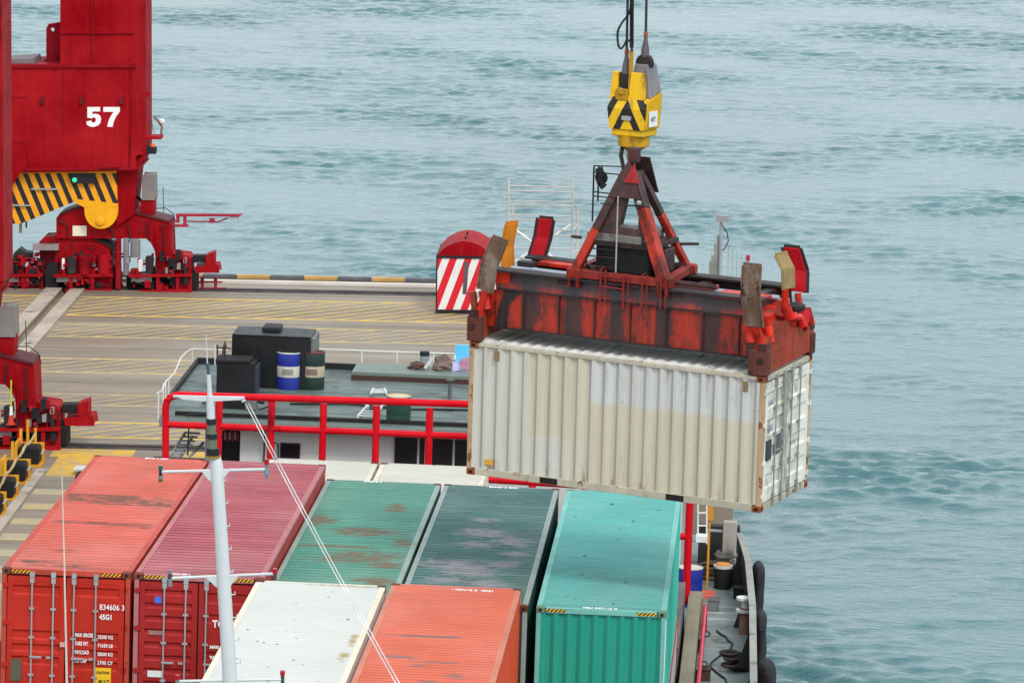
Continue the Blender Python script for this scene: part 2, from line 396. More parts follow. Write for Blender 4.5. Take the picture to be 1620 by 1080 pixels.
    f = k.ramp(k.noise(1.6, (1, 1, 1), 10, .82), .36, .56, .15, .95)
    o = k.mix(f, lin((204, 172, 70)), lin((152, 146, 134))); k.link(o, k.b.inputs['Base Color']); k.b.inputs['Roughness'].default_value = .8
    m = MB()
    for i in range(7):
        y0 = 117.15-i*1.92; m.box((-15.75, y0-.78, .001), (-14.17, y0, .005))
    obj('quay_marking', m, k.m, kind='structure')
    m = MB(); m.box((-16.05, 95, 0), (-15.8, 119.6, .05)); obj('concrete_border', m, pale, kind='structure')
quay()

def booth():
    o0 = at(721, 497, y=148.0); x0, x1 = -7.45, -5.75; y0, y1 = 147.9, 150.6
    t = thing('control_booth', 'small red and white striped booth with an arched red roof at the quay edge', 'booth', (x0, y0, 0))
    m = MB(); m.box((x0, y0, .12), (x1, y1, 1.72)); obj('wall', m, hazard('booth_stripes', (214, 8, 40), (228, 226, 224), .46, (1, 0, -.36), .5, wear=.15), t)
    m = MB(); m.box((x0-.03, y0-.03, .0), (x1+.03, y1, .12)); m.box((x0-.03, y0-.03, 1.72), (x1+.03, y1, 1.8))
    for xx in (x0-.03, x1-.01):
        m.box((xx, y0-.03, .12), (xx+.04, y0+.03, 1.72))
    obj('frame', m, blacky, t)
    prof = [(x0+(x1-x0)*i/10, 1.8+.46*math.sin(math.pi*i/10)**.75 if 0 < i < 10 else 1.8) for i in range(11)]
    m = MB(); m.prism([(x, y0-.02, z) for x, z in prof], (0, y1-y0, 0)); obj('roof', m, crane_red, t)
    m = MB(); m.prism([(x0+.80, y0-.001, .62), (x0+.92, y0-.001, .62), (x0+.98, y0-.001, 1.62), (x0+.84, y0-.001, 1.62)], (0, -.02, 0)); obj('latch_bar', m, paint('booth_grey_bar', (88, 72, 78), .6, .3, .4), t)
    m = MB(); m.box((x1-.55, y0-.06, .55), (x1-.2, y0-.031, .68)); m.tube([(x1-.2, y0-.05, .6), (x1-.05, y0-.05, .62)], .03); obj('lock_bracket', m, steel, t)
    for zz, yy in ((2.22, y0+.5), (2.22, y0+1.6)):
        m = MB(); m.tube([((x0+x1)/2, yy, zz-.03), ((x0+x1)/2, yy, zz+.12)], .03); obj('lifting_lug', m, blacky, t)
booth()

def scaffold():
    Y = 152.9; p0, p1 = at(803, 425, y=Y), at(904, 425, y=Y)
    x0, x1 = p0.x, p1.x; d = 1.2; top = at(803, 283, y=Y).z
    t = thing('scaffold_tower', 'pale aluminium scaffold tower standing on the quay behind the lifted spreader', 'scaffold', (x0, Y, 0))
    a = paint('scaffold_aluminium', (190, 186, 180), .5, .2, .35, rust=.2)
    for x, y in ((x0, Y), (x1, Y), (x0+.1, Y+d), (x1+.14, Y+d)):
        m = MB(); m.tube([(x, y, 0), (x, y, top if y == Y else top-1.0)], .035, 6); obj('standard', m, a, t)
    for z in (top-.22, top-.38, top-.7, top-.84, top-1.16, top-1.3, top-1.6, top-1.78, top-2.2, 1.1, .5):
        m = MB(); m.tube([(x0, Y, z), (x1, Y, z)], .022, 6); obj('rung', m, a, t)
    for z in (top-1.6, top-2.4):
        for q in ((x0, x0+.1), (x1, x1+.14)):
            m = MB(); m.tube([(q[0], Y, z), (q[1], Y+d, z)], .02, 6); obj('ledger', m, a, t)
    br = paint('scaffold_brace_white', (226, 226, 222), .5, .05, .1)
    for a0, b0 in (((x0, Y-.04, top-1.45), (x1, Y-.04, top-2.9)), ((x0, Y+.03, top-2.8), (x1, Y+.03, top-1.4))):
        m = MB(); m.tube([a0, b0], .035, 6); obj('brace', m, br, t)
scaffold()

def light_pole():
    Y = 153.9; b = at(1139, 445, y=Y); top = at(1141, 352, y=Y).z; x = b.x
    t = thing('floodlight_pole', 'grey floodlight pole with a square lamp head at the end of the quay', 'floodlight', (x, Y, 0))
    m = MB(); m.tube([(x, Y, 0), (x, Y, top)], .07, 8, .05); obj('pole', m, steel, t)
    m = MB(); m.box((x-.14, Y-.16, top+.02), (x+.24, Y+.14, top+.24)); m.box((x-.18, Y-.17, top), (x-.13, Y+.15, top+.3)); obj('lamp_head', m, paint('lamp_grey', (150, 150, 152), .4, .1, .1), t)
    m = MB(); m.tube([(x+.05, Y, top-.1), (x+.2, Y, top-.35), (x+.24, Y, top-.6), (x+.12, Y, top-.85), (x, Y, top-.95)], .018, 5); obj('cable', m, blacky, t)
    m = MB(); m.tube([(x, Y, top-.9), (x+.3, Y, top-.95)], .02, 5); obj('bracket', m, steel, t)
    # row of posts stepping away beside it, and a thin mesh screen
    for i in range(4):
        pxx = (1135, 1131, 1127, 1124)[i]; ph = (372, 385, 403, 412)[i]; yy = Y+.1-.25*i
        c = at(pxx, 440, y=yy); tp = at(pxx, ph, y=yy).z
        m = MB(); m.box((c.x-.05, yy-.05, 0), (c.x+.05, yy+.05, tp))
        o = obj('fender_post', m, paint('weathered_post_grey', (150, 150, 142), .8, .2, .3), loc=(c.x, yy, 0), bev=.01)
        tag(o, ('tallest of the grey square posts beside the floodlight pole', 'second tallest grey square post left of the floodlight pole', 'third grey square post left of the floodlight pole', 'shortest grey square post, farthest left of the floodlight pole')[i], 'post', 'stepped posts at the quay end')
    t2 = thing('mesh_screen', 'fine wire screen on thin stakes right of the floodlight pole', 'fence', (x+.35, Y+.2, 0))
    for i in range(5):
        m = MB(); m.tube([(x+.25+i*.14, Y+.2, 0), (x+.25+i*.14, Y+.2, top-.8-.06*i)], .009, 4); obj('stake', m, steel, t2)
    for i in range(7):
        m = MB(); m.tube([(x+.2, Y+.2, .5+i*.22), (x+.85, Y+.2, .5+i*.22)], .006, 4); obj('wire', m, steel, t2)
    for (px, ptop, lab) in ((1182, 403, 'small red marker lamp on a short pole right of the floodlight'), (1148-0, 403+0, None)):
        if lab is None: continue
        c = at(px, 470, y=152.6); tp = at(px, ptop, y=152.6).z
        tt = thing('marker_lamp', lab, 'lamp', (c.x, 152.6, 0))
        m = MB(); m.tube([(c.x, 152.6, 0), (c.x, 152.6, tp-.2)], .025, 6); obj('pole', m, steel, tt)
        m = MB(); m.lathe((c.x, 152.6, tp-.2), [(.04, 0), (.06, .02), (.06, .18), (.03, .2)], 10); obj('lens', m, paint('red_lens', (186, 20, 50), .3, .05, 0), tt)
light_pole()

# ================================================================== GANTRY CRANE
def crane():
    Y = RF
    t = thing('gantry_crane', 'tall red quay gantry crane numbered 57 standing on rails at the left', 'crane', (-17, RN, 0))
    t['org'] = (0, 0, 0); t.matrix_world = W4
    stripe = hazard('crane_beam_stripes', (238, 160, 14), (26, 24, 34), .355, (1, 0, .42), .47, wear=.12)
    orange = paint('crane_yellow_bracket', (236, 168, 10), .5, .12, .15)
    P = []      # parts that both rails' frames share
    def part(name, m, mat, bev=.0, smooth=False):
        o = obj(name, m, mat, t, bev=bev, smooth=smooth); P.append(o); return o
    # portal column with its corner face towards the light
    m = MB(); m.pxprism([(103, 98), (103, -260), (221, -260), (221, 98)], 'W', Y, -1.2, 1.4); part('column', m, crane_red)
    a, b = at(221, -260, y=Y), at(221, 240, y=Y)
    c, d_ = at(234, -260, y=Y), at(235, 240, y=Y)
    m = MB(); m.add([a+Vector((0, -1.2, 0)), b+Vector((0, -1.2, 0)), d_+Vector((0, -.7, 0)), c+Vector((0, -.7, 0)), a+Vector((0, 1.4, 0)), b+Vector((0, 1.4, 0)), d_+Vector((0, 1.0, 0)), c+Vector((0, 1.0, 0))],
                    [(0, 1, 2, 3), (3, 2, 6, 7), (7, 6, 5, 4), (0, 3, 7, 4), (1, 5, 6, 2)]); part('corner_plate', m, crane_red)
    # portal box beam
    m = MB(); m.pxprism([(-420, 98), (221, 98), (221, 262), (40, 265), (17, 302), (-20, 372), (-420, 372)], 'W', Y, -1.25, 1.4); part('portal_beam', m, crane_red, .02)
    m = MB(); m.pxprism([(-420, 96), (224, 96), (224, 101), (-420, 101)], 'W', Y, -1.32, 1.4)
    m.pxprism([(45, 259), (228, 257), (228, 261), (45, 263)], 'W', Y, -1.32, 1.4); part('beam_flange', m, crane_red2)
    m = MB(); m.pxprism([(18, 90), (60, 88), (62, 97), (18, 97)], 'W', Y, -1.0, .6); part('walkway', m, paint('walkway_grey', (120, 110, 112), .7, .2, .2))
    # lifting lug with its hole: a plate built round the hole
    cc = at(85, 46, y=Y); lug = [at(*p, y=Y) for p in ((75, 92), (75, 44), (79, 37), (86, 36), (103, 33), (103, 97), (66, 97))]
    ho = [cc+Vector((.065*math.cos(2*math.pi*i/10), 0, .065*math.sin(2*math.pi*i/10))) for i in range(10)]
    import mathutils
    out = [p+Vector((0, -.3, 0)) for p in lug]; hol = [p+Vector((0, -.3, 0)) for p in ho]
    tri = mathutils.geometry.tessellate_polygon([[Vector((p.x, p.z, 0)) for p in out], [Vector((p.x, p.z, 0)) for p in hol]])
    n = len(out)+len(hol); allp = out+hol; m = MB()
    m.add(allp+[p+Vector((0, .14, 0)) for p in allp], [tuple(f) for f in tri]+[tuple(i+n for i in reversed(f)) for f in tri])
    m.add(out+[p+Vector((0, .14, 0)) for p in out], [(i, (i+1) % 7, (i+1) % 7+7, i+7) for i in range(7)])
    m.add(hol+[p+Vector((0, .14, 0)) for p in hol], [(i, (i+1) % 10, (i+1) % 10+10, i+10) for i in range(10)])
    part('lifting_lug', m, crane_red2)
    for px in (75, 137, 200):
        m = MB(); m.pxprism([(px-2, 148), (px+1, 146), (px+3, 158), (px-3, 158)], 'W', Y, -1.34, -1.24); part('cleat', m, paint('cleat_dark_red', (96, 6, 20), .6, .2, .2))
    for q in (((18, 146), (50, 146), (50, 148), (18, 148)), ((18, 216), (52, 217), (54, 258), (52, 258), (50, 219), (18, 218))):
        m = MB(); m.pxprism(q, 'W', Y, -1.27, -1.24); part('access_panel_edge', m, crane_red2)
    # striped arch beam hung below
    m = MB(); m.pxprism([(40, 266), (190, 266), (191, 318), (150, 313), (125, 313), (95, 325), (60, 340), (38, 348), (17, 348), (2, 347), (-30, 345), (-30, 330), (17, 300)], 'W', Y, -.95, -.2); part('striped_beam', m, stripe)
    m = MB(); m.pxprism([(36, 263.5), (190, 263.5), (190, 268), (36, 268)], 'W', Y, -1.05, -.15); m.pxprism([(125, 309), (192, 316), (192, 321), (140, 322), (125, 314.5)], 'W', Y, -1.02, -.15); part('beam_edge', m, orange)
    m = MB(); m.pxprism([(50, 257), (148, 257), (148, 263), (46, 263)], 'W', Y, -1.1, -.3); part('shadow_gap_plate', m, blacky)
    m = MB(); m.pxprism([(148, 257), (180, 257), (182, 266), (148, 266)], 'W', Y, -1.12, -.3); part('cable_cover', m, orange)
    for q in (((56, 292), (98, 292), (98, 294), (56, 294)), ((17, 317), (55, 318), (55, 320), (17, 319))):
        m = MB(); m.pxprism(q, 'W', Y, -1.05, -.94); part('grab_rail', m, steel)
    for q, mt in ((((35, 347), (39, 347), (39, 364), (35, 364)), paint('post_tan', (150, 132, 110))), (((45, 342), (47, 342), (47, 356), (45, 356)), blacky)):
        m = MB(); m.pxprism(q, 'W', Y, -.7, -.6); part('hanging_rod', m, mt)
    m = MB(); m.pxprism([(115, 268), (157, 268), (157, 284), (119, 284)], 'W', Y, -1.1, -.94); part('signal_box', m, blacky)
    c = at(125, 278, y=Y); k = NT('lit_green_signal'); k.b.inputs['Base Color'].default_value = (.02, .4, .2, 1); k.b.inputs['Emission Color'].default_value = (.05, 1, .5, 1); k.b.inputs['Emission Strength'].default_value = .55
    m = MB(); m.lathe(c+Vector((0, -1.16, 0)), [(.07, 0), (.075, .06)], 14, 'y'); part('green_signal', m, k.m)
    # yellow half-round trunnion plate
    arc = [(140+52*(1-math.cos(math.pi*i/12))/2, 322+33*math.sin(math.pi*i/12)**.8 if 0 < i < 12 else 322) for i in range(13)]
    m = MB(); m.pxprism(arc, 'W', Y, -1.02, -.86); part('trunnion_plate', m, orange, .01)
    c = at(165, 343, y=Y); m = MB(); m.lathe(c+Vector((0, -1.1, 0)), [(.1, 0), (.14, .02), (.14, .1)], 16, 'y'); part('trunnion_pin', m, orange, smooth=True)
    # neck and long equaliser with its right leg
    m = MB(); m.pxprism([(190, 259), (235, 241), (222, 264), (219, 290), (215, 334), (190, 350)], 'W', Y, -.8, .8); part('neck', m, crane_red, .02)
    m = MB(); m.pxprism([(94, 372), (94, 342), (99, 335), (140, 321), (150, 322), (192, 322), (215, 330), (245, 340), (272, 347), (274, 402), (250, 402), (249, 392), (243, 380), (235, 372.5)], 'W', Y, -.62, .62); part('equaliser_beam', m, crane_red, .02)
    m = MB(); m.pxprism([(94, 340), (99, 333), (138, 318), (140, 321), (100, 336), (95, 343)], 'W', Y, -.68, .66); part('equaliser_top_plate', m, paint('equaliser_edge', (84, 20, 30), .6, .2, .2)); m = MB(); m.pxprism([(213, 330), (272, 345), (272, 348), (213, 333)], 'W', Y, -.68, .66); part('equaliser_top_plate', m, paint('equaliser_edge', (84, 20, 30), .6, .2, .2))
    m = MB(); m.pxprism([(119, 353), (141, 353), (141, 369), (119, 369)], 'W', Y, -.66, -.63); part('notice_plate', m, paint('notice_cream', (235, 228, 205), .6, .04, .1))
    m = MB(); m.pxprism([(98, 430), (98, 378), (104, 374), (155, 374), (176, 383), (180, 392), (180, 430)], 'W', Y, -.5, .5); part('bogie_equaliser', m, crane_red, .02)
    m = MB(); m.pxprism([(154, 373), (176, 382), (181, 391), (181, 394), (174, 385), (153, 376)], 'W', Y, -.56, .52); part('bogie_edge', m, dark)
    m = MB(); m.pxprism([(66, 380), (74, 372), (97, 371), (97, 400), (90, 430), (68, 430)], 'W', Y, -.45, .45); part('idler_bogie', m, crane_red2, .02)
    m = MB(); m.pxprism([(56, 382), (97, 382), (97, 391), (56, 391)], 'W', Y, -.75, -.45); part('rail_clamp_plate', m, paint('clamp_grey', (150, 138, 140), .5, .2, .2))
    m = MB(); m.pxprism([(250, 400), (272, 398), (300, 402), (304, 408), (304, 432), (248, 432)], 'W', Y, -.52, .5); part('drive_bogie', m, crane_red, .02)
    for px in (114, 168, 258, 289, 62, 22):
        c = at(px, 444, y=Y); m = MB(); m.lathe((c.x, Y-.13, .42), [(.1, 0), (.40, .01), (.40, .05), (.36, .06), (.36, .2), (.40, .21), (.40, .25), (.1, .26)], 20, 'y'); part('wheel', m, grease, smooth=True)
    # guard frames in front of the wheels: posts and rails
    for x0, x1, posts in ((0, 73, (42,)), (90, 182, (117, 151)), (208, 307, (254, 285)),):
        m = MB(); m.pxprism([(x0, 429), (x1, 428), (x1, 432), (x0, 433)], 'W', Y, -.82, -.62); part('guard_rail', m, crane_red)
        m = MB(); m.pxprism([(max(x0, 0)+18 if x0 else 0, 453), (x1, 452), (x1, 456.5), (max(x0, 0)+18 if x0 else 0, 457.5)], 'W', Y, -.84, -.6); part('guard_rail', m, crane_red)
        for px in posts:
            m = MB(); m.pxprism([(px-2.5, 432), (px+2.5, 432), (px+2.5, 454), (px-2.5, 454)], 'W', Y, -.78, -.66); part('guard_post', m, crane_red)
        m = MB(); m.pxprism([(x1-30, 432), (x1-2, 432), (x1-2, 453), (x1-30, 453)], 'W', Y, -.6, -.2); part('gearbox', m, crane_red2, .03)
        m = MB(); m.pxprism([(x0+4 if x0 else 0, 434), (x0+36, 434), (x0+36, 441), (x0+4 if x0 else 0, 441)], 'W', Y, -.7, -.5); part('buffer_bar', m, paint('clamp_grey'  , (150, 138, 140)))
    for (a0, a1, b0, b1, mt) in ((102, 107, 404, 421, whitep), (110, 126, 400, 427, grease), (221, 230, 406, 424, whitep), (234, 247, 400, 426, grease), (128, 150, 399, 428, crane_red2), (159, 178, 398, 428, crane_red), (186, 196, 372, 452, crane_red2), (199, 208, 372, 430, paint('motor_grey', (120, 116, 122))), (210, 226, 373, 402, paint('motor_grey', (120, 116, 122)))):
        c0, c1 = at(a0, b1, y=Y), at(a1, b0, y=Y); m = MB()
        m.lathe(((c0.x+c1.x)/2, Y-.68, c0.z), [((c1.x-c0.x)/2, 0), ((c1.x-c0.x)/2, (c1.z-c0.z)*.92), ((c1.x-c0.x)/2*.6, c1.z-c0.z)], 14); part('motor', m, mt, smooth=True)
    m = MB()
    for q in (((70, 395), (186, 450)), ((182, 400), (203, 400)), ((182, 405), (203, 404)), ((203, 372), (203, 452)), ((192, 372), (192, 450)), ((184, 425), (196, 452))):
        m.tube([at(q[0][0], q[0][1], y=Y)+Vector((0, -.3, 0)), at(q[1][0], q[1][1], y=Y)+Vector((0, -.3, 0))], .03, 6)
    part('cable_run', m, blacky)
    m = MB(); m.pxprism([(183, 428), (190, 420), (190, 448), (184, 450)], 'W', Y, -.4, .4); part('sand_box', m, dark); m = MB(); m.pxprism([(74, 425), (80, 412), (94, 412), (97, 425), (94, 460), (76, 460)], 'W', Y, -.55, .2); part('sand_box', m, dark); m = MB(); m.pxprism([(304, 430), (313, 430), (313, 455), (304, 455)], 'W', Y, -.4, .4); part('sand_box', m, dark)
    # grey air-box on a red stub, rails and side arm
    m = MB(); m.pxprism([(228, 275), (246, 275), (247, 313), (228, 313)], 'W', Y, -.45, .3); part('air_box', m, paint('airbox_grey', (128, 122, 120), .5, .1, .2), .02)
    m = MB(); m.pxprism([(225, 313), (246, 313), (245, 338), (224, 333)], 'W', Y, -.4, .3); part('air_box_stand', m, crane_red, .01)
    m = MB(); m.tube([at(258, 296, y=Y), at(259, 336, y=Y)], .012, 5); m.tube([at(244, 330, y=Y), at(262, 329, y=Y), at(274, 338, y=Y), at(278, 352, y=Y)], .015, 5); m.tube([at(213, 306, y=Y), at(222, 316, y=Y), at(226, 322, y=Y)], .05, 6); part('cable_guard', m, blacky)
    m = MB(); m.pxprism([(279, 338), (385, 338.5), (378, 342), (279, 342)], 'W', Y, -.1, .1); m.pxprism([(279, 342), (284, 342), (284, 352), (279, 352)], 'W', Y, -.08, .08); m.pxprism([(290, 342), (295, 342), (295, 358), (290, 358)], 'W', Y, -.08, .08); m.pxprism([(274, 355), (298, 355), (298, 358.5), (274, 358.5)], 'W', Y, -.12, .12); m.tube([at(296, 350, y=Y), at(345, 351, y=Y), at(360, 345, y=Y)], .025, 5); m.pxprism([(332, 345), (340, 345), (340, 352), (332, 352)], 'W', Y, -.12, .0); part('side_arm', m, paint('arm_red', (158, 28, 52), .5, .1, .15))
    m = MB(); m.pxprism([(362, 343), (378, 343), (378, 347), (362, 347)], 'W', Y, -.1, .05); part('sensor', m, steel)
    # rubber buffer at the track end
    m = MB(); m.pxprism([(306, 403), (326, 403), (326, 414), (306, 414)], 'W', Y, -.2, .25); part('buffer', m, black)
    m = MB(); m.pxprism([(327, 402), (340, 398), (340, 418), (327, 418)], 'W', Y, -.3, .35); part('buffer_head', m, crane_red, .01)
    m = MB(); m.pxprism([(310, 420), (346, 417), (348, 428), (312, 428)], 'W', Y, -.4, .4); part('buffer_beam', m, crane_red, .02)
    # rail sweep: low frame in front of the wheels
    m = MB(); m.tube([at(313, 446, y=Y), at(352, 446, y=Y)], .03, 6); m.tube([at(314, 456, y=Y), at(358, 456, y=Y)], .035, 6)
    for px in (320, 341): m.pxprism([(px-3, 438), (px+3, 438), (px+2, 456), (px-2, 456)], 'W', Y, -.05, .05)
    part('rail_sweep', m, paint('arm_red', (158, 28, 52)))
    # ladder bits and small lamp on the column corner
    m = MB(); m.pxprism([(226, 160), (238, 141), (240, 143), (240, 147), (232, 156)], 'W', Y, -.5, -.3); part('hook_bracket', m, crane_red)
    m = MB(); m.pxprism([(235, 213), (258, 213), (258, 217.5), (235, 217.5)], 'W', Y, -.6, .1); part('lamp_bracket', m, crane_red)
    m = MB(); m.pxprism([(234, 228), (250, 230), (250, 240), (234, 240)], 'W', Y, -.7, -.3); part('beacon_box', m, blacky)
    c = at(244, 229, y=Y)
    m = MB(); m.lathe(c+Vector((0, -.5, -.06)), [(.09, 0), (.09, .1), (.05, .15)], 12); part('amber_beacon', m, paint('amber_lens', (226, 100, 18), .3, .05, 0), smooth=True)
    m = MB(); m.tube([at(255, 213, y=Y), at(256, 200, y=Y), at(250, 192, y=Y), at(244, 185, y=Y)], .035, 6); m.tube([at(240, 190, y=Y), at(242, 205, y=Y), at(245, 212, y=Y)], .012, 5); part('lamp_arm', m, paint('scrap_brown', (120, 96, 80), .7, .3, .2))
    c = at(261, 193, y=Y); m = MB(); m.lathe(c+Vector((-.1, 0, -.08)), [(.03, 0), (.1, .06), (.1, .14), (.05, .18)], 12); part('floodlight', m, whitep, smooth=True)
    # weld seams, dark skirts behind the guard frames and small fittings
    for q in ((107, 102, 108.2, 256), (150, 102, 151, 140), (104, 47, 219, 48), (152, -100, 153, 97)):
        m = MB(); m.pxprism([(q[0], q[1]), (q[2], q[1]), (q[2], q[3]), (q[0], q[3])], 'W', Y, -1.262, -1.2); part('weld_seam', m, crane_red2)
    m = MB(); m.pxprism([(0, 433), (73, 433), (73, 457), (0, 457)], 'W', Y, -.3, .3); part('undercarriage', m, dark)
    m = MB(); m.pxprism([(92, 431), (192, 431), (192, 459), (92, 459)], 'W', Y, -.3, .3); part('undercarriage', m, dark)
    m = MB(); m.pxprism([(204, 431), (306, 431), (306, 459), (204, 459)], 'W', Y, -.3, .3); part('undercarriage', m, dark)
    rr = random.Random(4)
    for mt, nn, w_ in ((crane_red, 34, 5), (crane_red2, 26, 4), (dark, 26, 5), (grease, 16, 4), (paint('clamp_grey', (150, 138, 140)), 12, 3), (paint('arm_red', (158, 28, 52)), 18, 2.5)):
        m = MB()
        for _ in range(nn):
            cx = rr.choice((rr.uniform(20, 70), rr.uniform(92, 180), rr.uniform(100, 180), rr.uniform(206, 304), rr.uniform(250, 304))); cy = rr.uniform(398, 452); a_, b_ = rr.uniform(1, w_), rr.uniform(1.5, w_*1.6); d0 = rr.uniform(-.8, -.6)
            m.pxprism([(cx-a_, cy-b_), (cx+a_, cy-b_), (cx+a_, cy+b_), (cx-a_, cy+b_)], 'W', Y, d0, -.4)
        o = part('bogie_fittings', m, mt); o['kind'] = 'stuff'
    m = MB()
    for q in (((100, 428), (100, 404), (126, 402), (126, 428)), ((136, 400), (136, 380), (160, 384)), ((228, 428), (228, 408), (248, 406)), ((252, 404), (252, 380), (246, 372)), ((262, 430), (262, 402), (296, 404), (296, 430)), ((64, 428), (64, 404), (40, 404), (40, 430)), ((22, 430), (22, 410), (36, 410))):
        m.tube([at(x, y, y=Y)+Vector((0, -.66, 0)) for x, y in q], .028, 5)
    part('handrail', m, crane_red)
    m = MB()
    for q in (((98, 345), (112, 352), (112, 372)), ((176, 352), (186, 372), (184, 398)), ((206, 350), (210, 372), (200, 400)), ((238, 345), (236, 372)), ((262, 352), (264, 398)), ((120, 372), (122, 398), (150, 400)), ((14, 420), (30, 415), (36, 440), (60, 446)), ((150, 430), (158, 448), (176, 446)), ((214, 440), (236, 447), (250, 440))):
        m.tube([at(x, y, y=Y)+Vector((0, -.7, 0)) for x, y in q], .022, 5)
    part('cable_run', m, blacky)
    for x, y in ((100, 345), (100, 362), (150, 362), (182, 362), (225, 345), (225, 362), (262, 352), (262, 380), (110, 388), (110, 415), (150, 388), (260, 408), (296, 408)):
        c = at(x, y, y=Y); m = MB(); m.lathe((c.x, Y-.665, c.z), [(.035, 0), (.035, .05)], 8, 'y'); part('bolt', m, grease)
    m = MB(); m.pxprism([(24, 398), (33, 390), (40, 396), (52, 398), (52, 412), (24, 412)], 'W', Y, -.3, .2); part('cable_reel_motor', m, paint('motor_dark_green', (44, 56, 52), .6, .3, .3))
    for px in (28, 62, 96, 130, 164, 198):
        for py in (104, 252):
            c = at(px, py, y=Y); m = MB(); m.lathe((c.x, Y-1.28, c.z), [(.03, 0), (.03, .05)], 8, 'y'); part('bolt', m, crane_red2)
    m = MB(); m.tube([at(214, 98, y=Y)+Vector((0, -1.28, 0)), at(214, 180, y=Y)+Vector((0, -1.28, 0)), at(212, 256, y=Y)+Vector((0, -1.28, 0))], .025, 6); part('conduit', m, crane_red2)
    # number 57 in heavy block numerals
    m = MB(); k_ = lambda pts: m.pxprism(pts, 'W', Y, -1.262, -1.251)
    five = [(146, 163), (166, 163), (166, 170), (154, 170), (153.5, 174.2), (158, 173.4), (163, 174.4), (166.5, 177.5), (167.6, 182), (166.6, 187.5), (163, 191.8), (157, 194.2), (150, 193.8), (145, 190.5), (144.4, 185.8), (152, 184.2), (153.6, 187), (156.5, 187.6), (159, 185.4), (159.4, 182), (157.8, 179.6), (155, 179.4), (152.8, 181), (145.8, 179.6)]
    k_(five); part('number_five', m, white_text)
    m = MB(); m.pxprism([(171, 163), (197, 163), (197, 170), (191, 178), (187.4, 186), (185.6, 194), (177, 194), (179.4, 184), (183.6, 175.6), (187, 170.6), (171, 170.6)], 'W', Y, -1.262, -1.251); part('number_seven', m, white_text)
    # the landward frame stands on the near rail: the same parts again
    skip = ('number_five', 'number_seven', 'side_arm', 'sensor', 'rail_sweep', 'lamp_bracket', 'beacon_box', 'amber_beacon', 'lamp_arm', 'floodlight', 'hook_bracket', 'lifting_lug')
    off = Vector((-.46, RN-RF, 0))
    for o in list(P):
        if o.name.split('.')[0] in skip: continue
        inst(o, t, off)
    # column of the near frame seen at the picture edge has a ladder cage
    Yn = RN
    m = MB()
    for px in (3, 9, 15): m.tube([at(px, -200, y=Yn)+Vector((0, -1.6, 0)), at(px, 72, y=Yn)+Vector((0, -1.6, 0))], .03, 6)
    for py in (-10, 12, 33, 51): m.tube([at(1, py, y=Yn)+Vector((0, -1.6, 0)), at(17, py-3, y=Yn)+Vector((0, -1.6, 0))], .02, 6)
    obj('ladder_cage', m, crane_red2, t)
crane()

def cone():
    c = at(17, 671, y=RN-.75)
    t = thing('traffic_cone', 'orange and white traffic cone on the near crane bogie platform', 'cone', c[:])
    m = MB(); m.lathe(c, [(.14, 0), (.14, .02), (.09, .03), (.065, .25)], 14); obj('base', m, paint('cone_orange', (200, 60, 40), .6, .1, .1), t, smooth=True)
    m = MB(); m.lathe(c+Vector((0, 0, .25)), [(.065, 0), (.05, .22)], 14); obj('collar', m, whitep, t, smooth=True)
    m = MB(); m.tube([c+Vector((.01, 0, .47)), c+Vector((.01, 0, 1.15))], .018, 6); obj('stick', m, paint('lime_stick', (190, 220, 40), .5, .05, 0), t)
cone()

